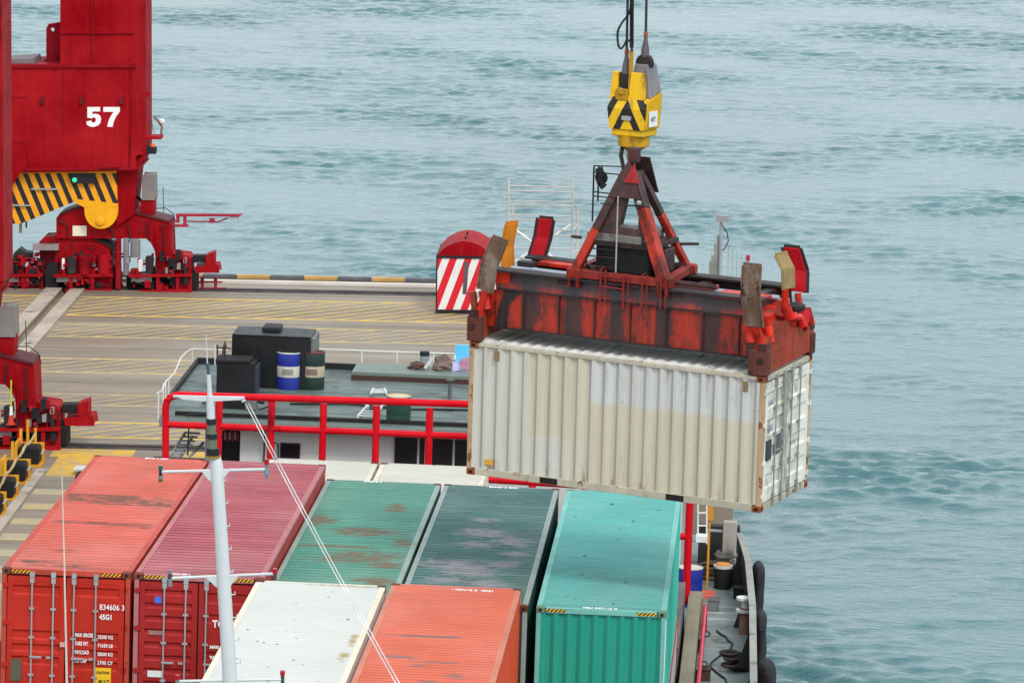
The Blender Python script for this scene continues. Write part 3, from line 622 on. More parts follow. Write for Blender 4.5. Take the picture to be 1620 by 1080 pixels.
# dock fenders and handrail on the side quay at the left
def dock_fenders():
    fy = paint('fender_frame_yellow', (226, 160, 28), .6, .2, .3, rust=.3)
    spots = ((55, 735), (33, 762), (14, 788), (-6, 815)); labs = ('farthest black dock fender in a yellow frame beside the side quay', 'second black dock fender in a yellow frame from the crane', 'third black dock fender in a yellow frame from the crane', 'nearest black dock fender at the left picture edge')
    for i, (px, py) in enumerate(spots):
        c = at(px, py, z=0)
        t = thing('dock_fender', labs[i], 'fender', c[:], group='fenders along the side quay')
        m = MB(); m.box((c.x-.38, c.y-.3, .06), (c.x+.14, c.y+.3, .5)); obj('rubber_block', m, black, t, bev=.04)
        m = MB(); m.box((c.x-.44, c.y-.36, 0), (c.x+.2, c.y+.36, .06)); m.box((c.x-.44, c.y+.31, .06), (c.x+.2, c.y+.37, .52)); m.box((c.x-.46, c.y-.36, .06), (c.x-.40, c.y+.36, .62)); obj('frame', m, fy, t)
        m = MB(); m.tube([(c.x+.17, c.y-.1, .3), (c.x+.24, c.y, .4), (c.x+.26, c.y+.15, .22)], .02, 6); obj('chain', m, steel, t)
    t = thing('dock_handrail', 'weathered yellow handrail with a rope running along the side quay fenders', 'railing', at(10, 760, z=0)[:])
    for px, py in ((44, 712), (33, 727), (20, 748), (8, 770), (-6, 795)):
        c = at(px, py, z=0); m = MB(); m.bar(c, c+Vector((0, 0, .8)), .07, .07); obj('post', m, fy, t)
    pts = [at(px, py, z=.8) for px, py in ((56, 686), (40, 705), (26, 726), (10, 750), (-10, 782))]
    rp = []
    for a, b in zip(pts[:-1], pts[1:]):
        for j in range(6): rp.append(a.lerp(b, j/6)+Vector((0, 0, -.06*math.sin(math.pi*j/6)+.02*(j % 2))))
    m = MB(); m.tube(rp, .035, 6); obj('rope', m, paint('old_rope', (190, 160, 110), .9, .4, .2), t)
    c = at(56, 716, z=0); m = MB(); m.tube([c, c+Vector((0, 0, .65))], .035, 8); o = obj('bollard_post', m, yellow, loc=c); tag(o, 'slim yellow post beside the farthest dock fender', 'post')
    c = at(130, 752, y=119.3)
    m = MB(); m.box((-14.95, 118.6, -1.2), (-14.16+.35, 119.6, .12)); o = obj('corner_fender', m, black, loc=(-14.5, 119, 0), bev=.05); tag(o, 'black rubber corner fender on the pier nose beside the coral red container', 'fender')
    m = MB(); m.box((-15.05, 119.05, .12), (-13.75, 119.62, .16)); o2 = obj('steel_cap', m, paint('cap_pale', (190, 196, 190), .6, .1, .2), o)
dock_fenders()
# ================================================================== SHIPPING CONTAINERS
CW_, HC, STD = 2.438, 2.896, 2.591
def corr(n, L, depth, flat=.34, start=0.):
    """trapezoid corrugation: list of (s, depth) along length L with n waves"""
    p = L/n; out = []
    for i in range(n):
        s0 = start+i*p
        out += [(s0, 0), (s0+p*flat*.62, 0), (s0+p*.5-p*.12+p*.0, depth), (s0+p*.5+p*.20, depth)]
    out.append((start+L, 0)); return out
haz_small = hazard('corner_warning_stripes', (232, 176, 20), (24, 22, 22), .075, (1, 0, -1), .5, wear=.2)
def container(name, label, loc, fr, h, L, side, roof, end, rails, casting, near='door', far='blind', nroof=44, rodmat=None, group=None, rot=None, leaf=(0, 0), gasket=None, doormat=None, door_ribs=((0, 5), (0, 5)), haz=True, top=True, seam=None):
    """loc = bottom front left corner; x across, y along, z up; its door or blind end faces -y at y = 0"""
    t = thing(name, label, 'container', loc, fr, group)
    if rot is not None: t.matrix_world = fr @ rot
    t['org'] = (0, 0, 0)
    def o_(nm, m, mt, **k): return obj(nm, m, mt, k.pop('parent', t), (0, 0, 0), **k)
    # corner posts, rails
    pw = .10
    for x in (0, CW_-pw):
        for y in (0, L-pw):
            m = MB(); m.box((x+.004, y+.004, .118), (x+pw-.004+.02*0, y+pw-.004, h-.118)); o_('corner_post', m, rails, bev=.008)
    for x in (0, CW_-.06):
        m = MB(); m.box((x+.003, .178, h-.075), (x+.057, L-.178, h-.006)); o_('top_rail', m, rails, bev=.006)
        m = MB(); m.box((x+.003, .178, .01), (x+.047, L-.178, .15)); m.box((x+(.005 if x == 0 else -.04), .178, .01), (x+(.1 if x == 0 else .055), L-.178, .025)); o_('bottom_rail', m, rails, bev=.006)
    for y in (0, L-.07):
        m = MB(); m.box((.178, y+.003, h-.11), (CW_-.178, y+.067, h-.006)); o_('header', m, rails, bev=.006)
        m = MB(); m.box((.178, y+.003, .008), (CW_-.178, y+.067, .14)); o_('sill', m, rails, bev=.006)
    m0 = MB(); m0.box((0, 0, 0), (.162, .178, .118)); cst = None
    for x in (0, CW_-.162):
        for y in (0, L-.178):
            for z in (0, h-.118):
                if cst is None: cst = o_('corner_casting', m0, casting, bev=.012); c = cst
                else: c = inst(cst, t)
                c.location = (x, y, z)
                m = MB(); fy = y-.002 if y == 0 else y+.178-.002
                m.box((x+.05, fy, z+.03), (x+.11, fy+.004, z+.09)); fx = x-.002 if x == 0 else x+.162-.002
                m.box((fx, y+.05, z+.03), (fx+.004, y+.13, z+.09)); hole = obj('casting_hole', m, dark, c, (x, y, z))
    # side panels
    n = int(round((L-.2)/.278))
    for sgn, x in ((1, .012), (-1, CW_-.012)):
        pr = corr(n, L-.2, .045, start=.1); m = MB(); m.sheet([(x+sgn*dd, s, .14) for s, dd in pr], (0, 0, h-.21)); o_('side_panel', m, side)
    # roof panel, slightly proud ribs between narrow flat margins
    pr = corr(nroof, L-.5, .014 if L > 8 else .026, start=.25); zt = h-.004
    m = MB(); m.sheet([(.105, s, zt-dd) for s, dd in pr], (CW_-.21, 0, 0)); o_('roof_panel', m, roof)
    m = MB()
    for x0, x1 in ((.055, .105), (CW_-.105, CW_-.055)): m.box((x0, .07, h-.012), (x1, L-.07, h-.006))
    o_('roof_margin', m, rails); m = MB(); m.box((.105, .06, h-.012), (CW_-.105, .25, h-.0065)); o_('roof_end_plate', m, roof); m = MB(); m.box((.105, L-.25, h-.012), (CW_-.105, L-.06, h-.0065)); o_('roof_end_plate', m, roof)
    m = MB(); m.box((.05, .06, .10), (CW_-.05, L-.06, .12)); o_('floor', m, dark)
    rodm = rodmat or steel; gm = gasket or dark; dm = doormat or end
    for which, y, sg in ((near, 0, 1), (far, L, -1)):
        if which == 'blind':
            pr = corr(9, CW_-.2, .045, start=.1); m = MB(); m.sheet([(s, y+sg*(.02+dd), .14) for s, dd in pr], (0, 0, h-.25)); o_('end_panel', m, end)
            continue
        m = MB(); m.box((.10, y+sg*.055, .14), (CW_-.10, y+sg*.085, h-.11)); o_('gasket', m, gm)
        hw = (CW_-.2)/2
        for li in (0, 1):
            x0 = .112+li*(hw+.0); x1 = x0+hw-.028; z0, z1 = .165, h-.145
            f = .10; ribs = door_ribs[li]
            m = MB()
            for a, b in (((x0, z0), (x0+f, z1)), ((x1-f, z0), (x1, z1)), ((x0+f, z0), (x1-f, z0+f)), ((x0+f, z1-f), (x1-f, z1))):
                m.box((a[0], y+sg*.012, a[1]), (b[0], y+sg*.055, b[1]))
            # pressed panel: horizontal folds
            zz0, zz1 = z0+f, z1-f; H = zz1-zz0; prof = []
            for (za, zb) in ribs:
                za, zb = zz1-H*zb, zz1-H*za
                prof.append((za, zb))
            prof.sort(); pl = [(zz0, .018)]
            for za, zb in prof:
                pl += [(za, .018), (za+.035, .052), (zb-.035, .052), (zb, .018)]
            pl.append((zz1, .018))
            m.sheet([(x0+f, y+sg*dd, z_) for z_, dd in pl], (x1-x0-2*f, 0, 0))
            leafo = o_('door', m, dm)
            for k2 in ((.43, .80), (.13, .51))[li]:
                rx = x0+(x1-x0)*k2
                m = MB(); m.tube([(rx, y-sg*.022, .05), (rx, y-sg*.022, h-.05)], .0165, 8); rod = o_('lock_rod', m, rodm, parent=leafo, smooth=True)
                for z_, hw_, hh_ in ((.10, .045, .05), (h-.10, .045, .05), (h-.21, .04, .05), (.225, .04, .045), (h*.30, .05, .018), (h*.55, .05, .018), (h*.74, .05, .018)):
                    m = MB(); m.box((rx-hw_, y-sg*.034, z_-hh_), (rx+hw_, y+sg*.012, z_+hh_)); obj('rod_bracket', m, rodm, leafo, (0, 0, 0))
                m = MB(); m.box((rx-.03, y-sg*.05, h*.42-.02), (rx+(.2 if k2 in (.43, .13) else -.12)*1., y-sg*.03, h*.42+.02)); obj('handle', m, rodm, leafo, (0, 0, 0), bev=.004)
            hx = .07 if li == 0 else CW_-.07
            for z_ in (.3, h*.36, h*.64, h-.32):
                m = MB(); m.box((hx-.055, y-sg*.018, z_-.035), (hx+.075*(1 if li == 0 else -1)+.0, y+sg*.02, z_+.035)); m.tube([(hx, y-sg*.012, z_-.05), (hx, y-sg*.012, z_+.05)], .016, 6)
                obj('hinge', m, dm, leafo, (0, 0, 0))
    if haz:
        for x0 in (.19, CW_-.19-.36):
            m = MB(); m.box((x0, -.0035, h-.085), (x0+.36, .002, h-.025)); o_('warning_label', m, haz_small)
    return t
V = dict(  # coloured roofs paler: chalky fading and sky light both in the paint colour
 A=dict(side=paint('coral_red_side', (196, 78, 62), .5, .08, .2, rust=.15), roof=paint('faded_coral_roof', (204, 92, 76), .7, .10, .2, 'x', wash=(194, 74, 60), pitch=11.692/44, rib_dirt_shade=.6, blobcol=(104, 76, 58), blobs=((1.15, 7.2, 2.0, .6), (.9, 7.65, 1.5, .25), (1.9, 6.9, .8, .35), (1.2, 4.75, 1.9, .15), (1.8, 4.55, .9, .16), (.55, .75, .6, .25), (1.1, .45, .9, .14), (1.6, .3, .6, .15), (.9, 1.9, .5, .2))), end=paint('red_door_paint', (182, 34, 14), .42, .10, .12), rails=paint('coral_rail', (186, 66, 48), .55, .12, .2, rust=.35)),
 B=dict(side=paint('maroon_side', (160, 60, 60), .5, .1, .25), roof=paint('faded_maroon_roof', (168, 74, 84), .7, .1, .28, 'x', wash=(184, 104, 114), pitch=11.692/44, rib_dirt_shade=1.0), end=paint('maroon_door_paint', (160, 26, 26), .42, .12, .15), rails=paint('maroon_rail', (178, 106, 108), .6, .12, .2, rust=.1)),
 C=dict(side=paint('green_side', (60, 120, 106), .5, .1, .25), roof=paint('faded_green_roof', (76, 140, 120), .65, .12, .3, 'x', wash=(60, 124, 106), pitch=11.692/44, rib_dirt_shade=.8, blobcol=(118, 92, 66), blobs=((.35, 7.6, .5, .7), (1.3, 6.6, 1.1, .6), (1.75, 9.3, .4, .6), (1.5, 4.1, 1.3, .7), (.9, 5.0, 1.3, .25), (1.2, 3.7, 1.2, .35), (2.0, 3.4, .6, .5), (1.4, 1.0, .9, .4), (2.15, 5.6, .3, .6), (1.9, 1.8, .7, .5))), end=paint('green_end', (50, 120, 104)), rails=paint('green_rail', (140, 158, 148), .6, .1, .2, rust=.2)),
 D=dict(side=paint('dark_green_side', (50, 88, 86), .5, .1, .25), roof=paint('dark_green_roof', (52, 98, 92), .65, .14, .3, 'x', wash=(82, 120, 122), pitch=11.692/44, rib_dirt_shade=1.0, blobcol=(150, 142, 148), blobs=((1.2, 7.0, .9, .6), (1.8, 6.2, .6, .6), (1.1, 5.8, .6, .4), (.9, 3.7, 1.2, .7), (1.1, 3.0, .9, .6), (1.7, 3.9, .6, .5), (.7, 2.2, .7, .4), (1.6, 2.0, .5, .5), (1.9, 5.0, .5, .3), (1.1, 8.4, .5, .3))), end=paint('dark_green_end', (40, 86, 82)), rails=paint('grey_green_rail', (140, 150, 146), .6, .1, .2, rust=.2)),
 E=dict(side=paint('teal_side', (62, 182, 160), .5, .06, .1), roof=paint('faded_teal_roof', (84, 166, 158), .6, .08, .22, 'x', wash=(62, 160, 154), pitch=11.692/58, rib_dirt_shade=.75), end=paint('teal_end', (34, 152, 132), .42, .06, .1), rails=paint('teal_rail', (110, 180, 170), .55, .1, .15)),
 F=dict(side=paint('orange_side', (206, 72, 36), .5, .06, .12), roof=paint('faded_orange_roof', (206, 96, 70), .65, .07, .15, 'x', pitch=11.692/58, rib_dirt_shade=.6, blobcol=(116, 104, 102), blobs=((.95, 7.7, 1.0, .14), (1.4, 7.75, .5, .14), (1.05, 5.35, .3, .22), (.65, 5.9, .45, .2), (1.35, 5.6, 1.1, .12), (1.75, 4.55, .35, .35), (1.3, 4.1, .3, .1), (.8, 2.9, .4, .12))), end=paint('orange_end', (206, 74, 40)), rails=paint('orange_rail', (200, 120, 96), .6, .12, .2, rust=.12)),
 G=dict(side=paint('white_box_side', (226, 226, 220), .5, .05, .1), roof=paint('white_box_roof', (196, 196, 190), .6, .03, .06, 'x', pitch=11.692/58, rib_dirt_shade=.16, blobcol=(170, 140, 80), blobs=((2.25, 7.4, .12, .6), (2.2, 6.0, .16, .5), (1.7, 12.0, 1.0, .12))), end=paint('white_box_end', (224, 224, 218)), rails=paint('cream_rusty_rail', (222, 210, 188), .6, .08, .2, rust=.3, rustcol=(140, 90, 40))),
 H=dict(side=paint('cream_box_side', (214, 212, 196), .5, .06, .2, rust=.2), roof=paint('cream_box_roof', (190, 186, 174), .65, .05, .1, 'x', rust=.12, rustcol=(170, 120, 70), pitch=5.558/20, rib_dirt_shade=.1), end=paint('cream_box_end', (214, 212, 198)), rails=paint('cream_box_rail', (214, 206, 186), .6, .08, .2, rust=.45, rustcol=(140, 86, 44))),
)
rustcast = paint('rusty_casting', (96, 52, 34), .8, .3, .4, rust=.4, rustcol=(60, 34, 26))
castA = paint('brown_casting', (120, 60, 42), .8, .3, .3, rust=.3); castE = paint('teal_casting', (110, 140, 120), .7, .2, .3, rust=.5)
XS = [0, 2.5010, 4.9670, 7.4698, 10.0685]
zt = -.305
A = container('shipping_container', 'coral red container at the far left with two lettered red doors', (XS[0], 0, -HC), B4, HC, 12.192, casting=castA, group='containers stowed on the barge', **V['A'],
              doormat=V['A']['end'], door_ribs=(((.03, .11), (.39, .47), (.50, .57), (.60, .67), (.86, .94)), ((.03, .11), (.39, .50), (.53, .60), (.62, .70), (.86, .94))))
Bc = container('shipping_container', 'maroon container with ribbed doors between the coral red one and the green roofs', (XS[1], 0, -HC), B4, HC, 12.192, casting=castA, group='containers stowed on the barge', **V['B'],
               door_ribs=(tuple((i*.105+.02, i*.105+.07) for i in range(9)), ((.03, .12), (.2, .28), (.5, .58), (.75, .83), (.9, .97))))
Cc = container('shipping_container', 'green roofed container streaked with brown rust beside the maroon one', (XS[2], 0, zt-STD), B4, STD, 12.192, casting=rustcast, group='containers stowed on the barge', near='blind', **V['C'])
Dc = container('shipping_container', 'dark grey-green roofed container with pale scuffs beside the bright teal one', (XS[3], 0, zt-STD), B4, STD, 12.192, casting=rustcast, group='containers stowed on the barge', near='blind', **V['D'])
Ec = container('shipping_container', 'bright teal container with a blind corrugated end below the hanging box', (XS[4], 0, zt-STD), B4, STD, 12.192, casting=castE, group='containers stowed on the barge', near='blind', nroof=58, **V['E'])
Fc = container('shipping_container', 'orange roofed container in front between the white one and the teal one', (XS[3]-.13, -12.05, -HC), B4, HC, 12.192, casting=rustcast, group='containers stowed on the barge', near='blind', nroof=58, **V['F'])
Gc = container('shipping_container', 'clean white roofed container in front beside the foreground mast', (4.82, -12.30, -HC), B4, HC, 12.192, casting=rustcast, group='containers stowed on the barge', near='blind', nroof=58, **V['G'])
for i, x in enumerate((3.12, 5.62)):
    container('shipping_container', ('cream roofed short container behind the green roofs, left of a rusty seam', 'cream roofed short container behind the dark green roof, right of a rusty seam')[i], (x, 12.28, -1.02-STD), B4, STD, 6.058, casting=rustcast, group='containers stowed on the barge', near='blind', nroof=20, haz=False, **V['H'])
gl = dict(side=paint('pale_grey_side', (176, 168, 166), .6, .1, .3, rust=.2), roof=V['H']['roof'], end=V['H']['end'], rails=paint('red_brown_rail', (160, 50, 44), .6, .2, .2))
container('shipping_container', 'pale grey container lying underneath the bright teal one', (XS[4]+.02, 0, zt-STD-.01-STD), B4, STD, 12.192, casting=rustcast, group='containers stowed on the barge', near='blind', haz=False, **gl)
# roof scuffs and stains with a shape of their own (thin worn patches on the plates)
def patches(root, name, mat, items, z):
    m = MB()
    for (x, y, w_, l_) in items:
        n = 14; ph = random.random()*6
        pts = [(x+w_/2*math.cos(2*math.pi*i/n)*(.75+.25*math.sin(3*i+ph)+.1*random.random()), y+l_/2*math.sin(2*math.pi*i/n)*(.7+.3*math.cos(2*i+ph)), z+.0015) for i in range(n)]
        m.add(pts, [tuple(range(n))])
    return obj(name, m, mat, root, (0, 0, 0), kind='stuff')
def stain_mat(name, c1, c2, cov=.5):
    k = NT(name); f = k.ramp(k.noise(3, (.5, 2.4, 1), 9, .75), .62-cov*.3, .7-cov*.2)
    o = k.mix(k.noise(5, (.6, 3, 1)), lin(c1), lin(c2)); k.link(o, k.b.inputs['Base Color']); k.b.inputs['Roughness'].default_value = .85
    tr = k.n.new('ShaderNodeBsdfTransparent'); mx = k.n.new('ShaderNodeMixShader'); out = k.n['Material Output']
    k.link(f, mx.inputs[0]); k.link(tr.outputs[0], mx.inputs[1]); k.link(k.b.outputs[0], mx.inputs[2]); k.link(mx.outputs[0], out.inputs[0])
    MATS[name] = k.m; return k.m
patches(Gc, 'roof_speck', stain_mat('grey_specks', (120, 118, 112), (150, 150, 140), 1.), [(random.uniform(.25, 2.2), random.uniform(.5, 11.5), random.uniform(.02, .07), random.uniform(.04, .12)) for _ in range(34)], HC)
patches(Ec, 'roof_speck', stain_mat('dark_specks', (50, 90, 86), (40, 80, 80), .9), [(random.uniform(.25, 2.2), random.uniform(.5, 11.5), random.uniform(.03, .12), random.uniform(.03, .1)) for _ in range(22)], STD)
# lettering on the doors
def door_text(root, h, x, zpx, body, size, mat=white_text, bold=.006, sx=1., yy=-.002, width=None):
    return text('lettering', body, size, mat, root, Matrix.Translation((x, yy+.012, zpx)) @ UPR, bold, .003, sx, width)
door_text(A, HC, 1.86, HC-.72, '834606 3', .15, width=.47, yy=-.03, bold=.0015); door_text(A, HC, 1.86, HC-.91, '45G1', .14, width=.23, yy=-.012, bold=.004)
for i, (a, b) in enumerate((('MAX GROSS', '32500 KG'), ('TARE WT', '71650 LB'), ('PAYLOAD', '28600 KG'), ('CU CAP', '2700 CF'))):
    door_text(A, HC, 1.405, HC-1.26-i*.165, a, .10, width=(.34, .25, .27, .23)[i], yy=-.008, bold=.003); door_text(A, HC, 1.835, HC-1.28-i*.165, b, .095, width=.29, yy=-.008, bold=.002)
m = MB(); m.box((1.80, -.006, HC-2.36), (2.10, .016, HC-1.84)); st = obj('height_sticker', m, paint('sticker_yellow', (236, 190, 20), .5, .04, .05), A, (0, 0, 0))
text('lettering', 'CAUTION', .065, blacky, A, Matrix.Translation((1.82, -.0105, HC-1.95)) @ UPR, .002, .002, .82); text('lettering', "9'6\"", .13, blacky, A, Matrix.Translation((1.86, -.0105, HC-2.16)) @ UPR, .003, .002)
m = MB(); m.box((.19, -.004, HC-2.16), (.40, .014, HC-1.74)); obj('approval_plate', m, paint('plate_olive', (92, 84, 70), .6, .2, .3), A, (0, 0, 0))
m = MB(); m.box((1.13, -.05, HC-1.46), (1.22, -.03, HC-1.37)); obj('seal_tag', m, paint('tag_pink', (210, 160, 150), .6, .2, 0), A, (0, 0, 0))
door_text(Bc, HC, 1.50, HC-.96, 'TC', .19, sx=.85, yy=-.03); door_text(Bc, HC, 1.98, HC-.99, '85', .19, sx=.8, yy=-.03)
for i, (a, b) in enumerate((('MAX', 'GROSS'), ('TARE', ''), ('NET', ''))):
    door_text(Bc, HC, 1.46, HC-1.37-i*.2, a, .075, yy=-.02); 
    if b: door_text(Bc, HC, 1.66, HC-1.37-i*.2, b, .075, yy=-.02)
m = MB(); m.box((.40, .005, HC-.55), (.52, .016, HC-.43)); obj('blue_sticker', m, paint('sticker_blue', (60, 110, 220), .5, .05, 0), Bc, (0, 0, 0))
m = MB(); m.box((.29, -.004, HC-1.97), (.58, .016, HC-1.85)); obj('white_plate', m, whitep, Bc, (0, 0, 0))
m = MB(); m.box((.29, -.004, HC-1.16), (.58, .016, HC-1.08)); obj('grey_plate', m, paint('plate_grey', (150, 110, 108), .5), Bc, (0, 0, 0))
m = MB(); m.box((.29, -.004, HC-2.4), (.55, .016, HC-2.28)); obj('grey_plate', m, paint('plate_grey', (150, 110, 108), .5), Bc, (0, 0, 0))
# lettering lying flat on the roof margins
def roof_text(root, h, x, y, body, size, sx=1., mat=white_text): return text('lettering', body, size, mat, root, Matrix.Translation((x, y, h+.001)), .008, .002, sx)
roof_text(Fc, HC, 1.15, 11.78, '\u00b7 808193 5  45G1', .17, .62)
roof_text(Ec, STD, .86, .05, 'TEU 308663 0', .17, .62)
roof_text(Dc, STD, .9, 11.98, '\u00b7 826487 2 45G1', .16, .6); roof_text(Cc, STD, .8, 12.0, '270819 4', .16, .6); roof_text(A, HC, 1.1, 11.99, '834606 3 45G1', .15, .5); roof_text(Bc, HC, .7, .06, 'TCLU 853 1', .13, .5)
for root, x0 in ((Ec, CW_-.0),):
    m = MB(); m.box((CW_-.012, -.003, .15), (CW_+.003, .004, STD-.16)); obj('white_edge_strip', m, whitep, root, (0, 0, 0))

# ---- the lifted 20 ft box
hx, hy, hz, yw, t0, t1 = 8.52765, 2.41661, 1.7135, -.37083, .0534, .01772
HB = Matrix.Translation((hx, hy, hz)) @ Matrix.Rotation(yw, 4, 'Z') @ Matrix.Rotation(t1, 4, 'Y') @ Matrix.Rotation(t0, 4, 'X')
HB4 = B4 @ HB                     # local: u along the long side, v away, w up
HL = 6.058
k = NT('hanging_box_side')
sp = k.n.new('ShaderNodeSeparateXYZ'); k.link(k.tc.outputs['Object'], sp.inputs[0]); X, Yc, Z = sp.outputs   # here y runs from the door end (right) to the left
wob = k.math('MULTIPLY', k.math('SUBTRACT', k.noise(2.0, detail=8), .5), .28); wobz = k.math('ADD', Z, wob)
def AND(a, b): return k.math('MULTIPLY', a, b)
gt = lambda a, v, w_=.05: k.ramp(a, v-w_, v+w_); lt = lambda a, v, w_=.05: k.ramp(a, v-w_, v+w_, 1, 0)
base, cream, blue = lin((196, 197, 188)), lin((200, 190, 160)), lin((200, 205, 208))
m1 = AND(gt(Yc, 3.55), lt(Yc, 4.85)); m1 = AND(m1, gt(wobz, .92))                      # cream block above left
m2 = AND(lt(Yc, 3.55), gt(Yc, -.1)); m2lo = AND(m2, lt(wobz, 1.72)); m2hi = AND(m2, gt(wobz, 1.72))
m3 = AND(AND(gt(Yc, 3.3), lt(Yc, 4.1)), lt(wobz, .92))
o = k.mix(AND(m1, .6), base, cream); o = k.mix(AND(m2lo, .65), o, cream); o = k.mix(AND(m2hi, .6), o, blue); o = k.mix(AND(m3, .35), o, cream)
ph = k.math('FRACT', k.math('ADD', k.math('DIVIDE', k.math('SUBTRACT', Yc, .1), (HL-.2)/21), 10.0))
o = k.mix(k.math('MULTIPLY', AND(gt(ph, .24, .03), lt(ph, .50, .03)), k.ramp(k.noise(1.1, (1, 1, .5), 5), .3, .7, .2, .5)), o, lin((128, 124, 124)))  # darkened rib folds: shading put into the colour where even light loses it
o = k.mix(k.ramp(k.noise(1.2, (5, 5, .3), 6, .65), .45, .75, 0, .4), o, lin((160, 152, 130)))
o = k.mix(k.ramp(k.noise(3.4, (1, 1.2, 1.0), 9, .75, 3), .66, .70), o, lin((130, 96, 62)))
o = k.mix(k.ramp(k.noise(.8, (1, 1, .5), 5, .6, 8), .5, .8, 0, .35), o, lin((176, 172, 150)))
o = k.mix(AND(k.ramp(k.noise(2.6, (2.2, 2.2, .28), 8, .75, 31), .54, .64), k.ramp(Z, 1.7, 2.5, 0, .55)), o, lin((140, 112, 84)))
o = k.mix(AND(k.ramp(k.noise(3.4, (1.6, 1.6, .5), 8, .75, 37), .54, .62), k.ramp(Z, .55, .15, 0, .7)), o, lin((132, 100, 70)))
o = k.mix(k.ramp(k.noise(5.5, (1, 1, .8), 9, .8, 43), .63, .67, 0, .7), o, lin((110, 96, 84)))
k.link(o, k.b.inputs['Base Color']); k.b.inputs['Roughness'].default_value = .55; k.bump(k.noise(5), .3, .02); hside = k.m
k = NT('hanging_box_roof')
sp = k.n.new('ShaderNodeSeparateXYZ'); k.link(k.tc.outputs['Object'], sp.inputs[0]); X, Yc, Z = sp.outputs
o = k.mix(k.ramp(k.noise(.9, (1.6, 2.6, 1), 6, .7), .35, .7), lin((214, 212, 204)), lin((236, 234, 228)))
o = k.mix(k.ramp(k.noise(2.2, (1, 2.2, 1), 8, .75, 4), .6, .7, 0, .9), o, lin((120, 92, 70)))
o = k.mix(k.ramp(k.noise(2.3, (.5, 2.6, 1), 7, .75, 14), .54, .64, 0, .6), o, lin((84, 82, 80)))
k.link(o, k.b.inputs['Base Color']); k.b.inputs['Roughness'].default_value = .6; hroof = k.m
hend = paint('dirty_white_doors', (226, 224, 214), .55, .08, .45, rust=.32, rustcol=(140, 96, 60), grime=.35, grimecol=(140, 136, 124)); hrail = paint('grey_cream_rail', (186, 180, 160), .6, .15, .4, rust=.5, rustcol=(140, 84, 44))
hcast = paint('orange_rust_casting', (156, 78, 36), .8, .3, .3, rust=.5, rustcol=(90, 44, 24)); hpost = paint('rusty_corner_post', (186, 156, 122), .7, .2, .5, rust=.7, rustcol=(150, 92, 44))
rotm = HB @ Matrix.Translation((HL, 0, 0)) @ Matrix.Rotation(R(90), 4, 'Z')
Hc = container('shipping_container', 'weathered white and cream patched box hanging from the orange spreader', (0, 0, 0), B4, STD, HL, side=hside, roof=hroof, end=hend, rails=hrail, casting=hcast, near='door', nroof=22, rot=rotm, haz=False,
               door_ribs=(((.05, .2), (.3, .45), (.55, .68), (.8, .93)), ((.05, .2), (.3, .45), (.55, .68), (.8, .93))), rodmat=paint('dull_rods', (150, 148, 142), .5, .2, .3), gasket=paint('grey_gasket', (96, 92, 88), .8))
for ch in Hc.children:
    if ch.name.startswith('corner_post'): ch.data.materials[0] = hpost
m = MB()
for y0 in (1.55, 4.15): m.box((-.006, y0, .02), (.06, y0+.36, .135))
obj('fork_pocket', m, dark, Hc, (0, 0, 0))
for y0, zz in ((5.42, 2.28), (.33, 2.28)):
    m = MB(); m.box((-.012, y0, zz), (.012, y0+.11, zz+.2)); obj('vent_cover', m, paint('vent_tan', (140, 122, 88), .7, .2, .3), Hc, (0, 0, 0), bev=.01)
m = MB(); m.box((-.004, 5.5, .24), (.02, 5.68, .34)); obj('yellow_sticker', m, paint('sticker_amber', (214, 160, 60), .5), Hc, (0, 0, 0))
for x0, x1, z0, z1, mt in ((.18, .45, .95, 1.33, paint('placard_dark', (62, 62, 72), .6)), (.66, .92, 1.0, 1.36, paint('placard_grey', (96, 96, 102), .6))):
    m = MB(); m.box((x0, -.006, z0), (x1, .014, z1)); obj('data_plate', m, mt, Hc, (0, 0, 0))
for z0 in (2.0, 1.5):
    text('lettering', 'A1', .16, paint('blue_grey_letters', (120, 124, 160), .6), Hc, Matrix.Translation((.3, -.004, z0)) @ UPR, .004, .003)

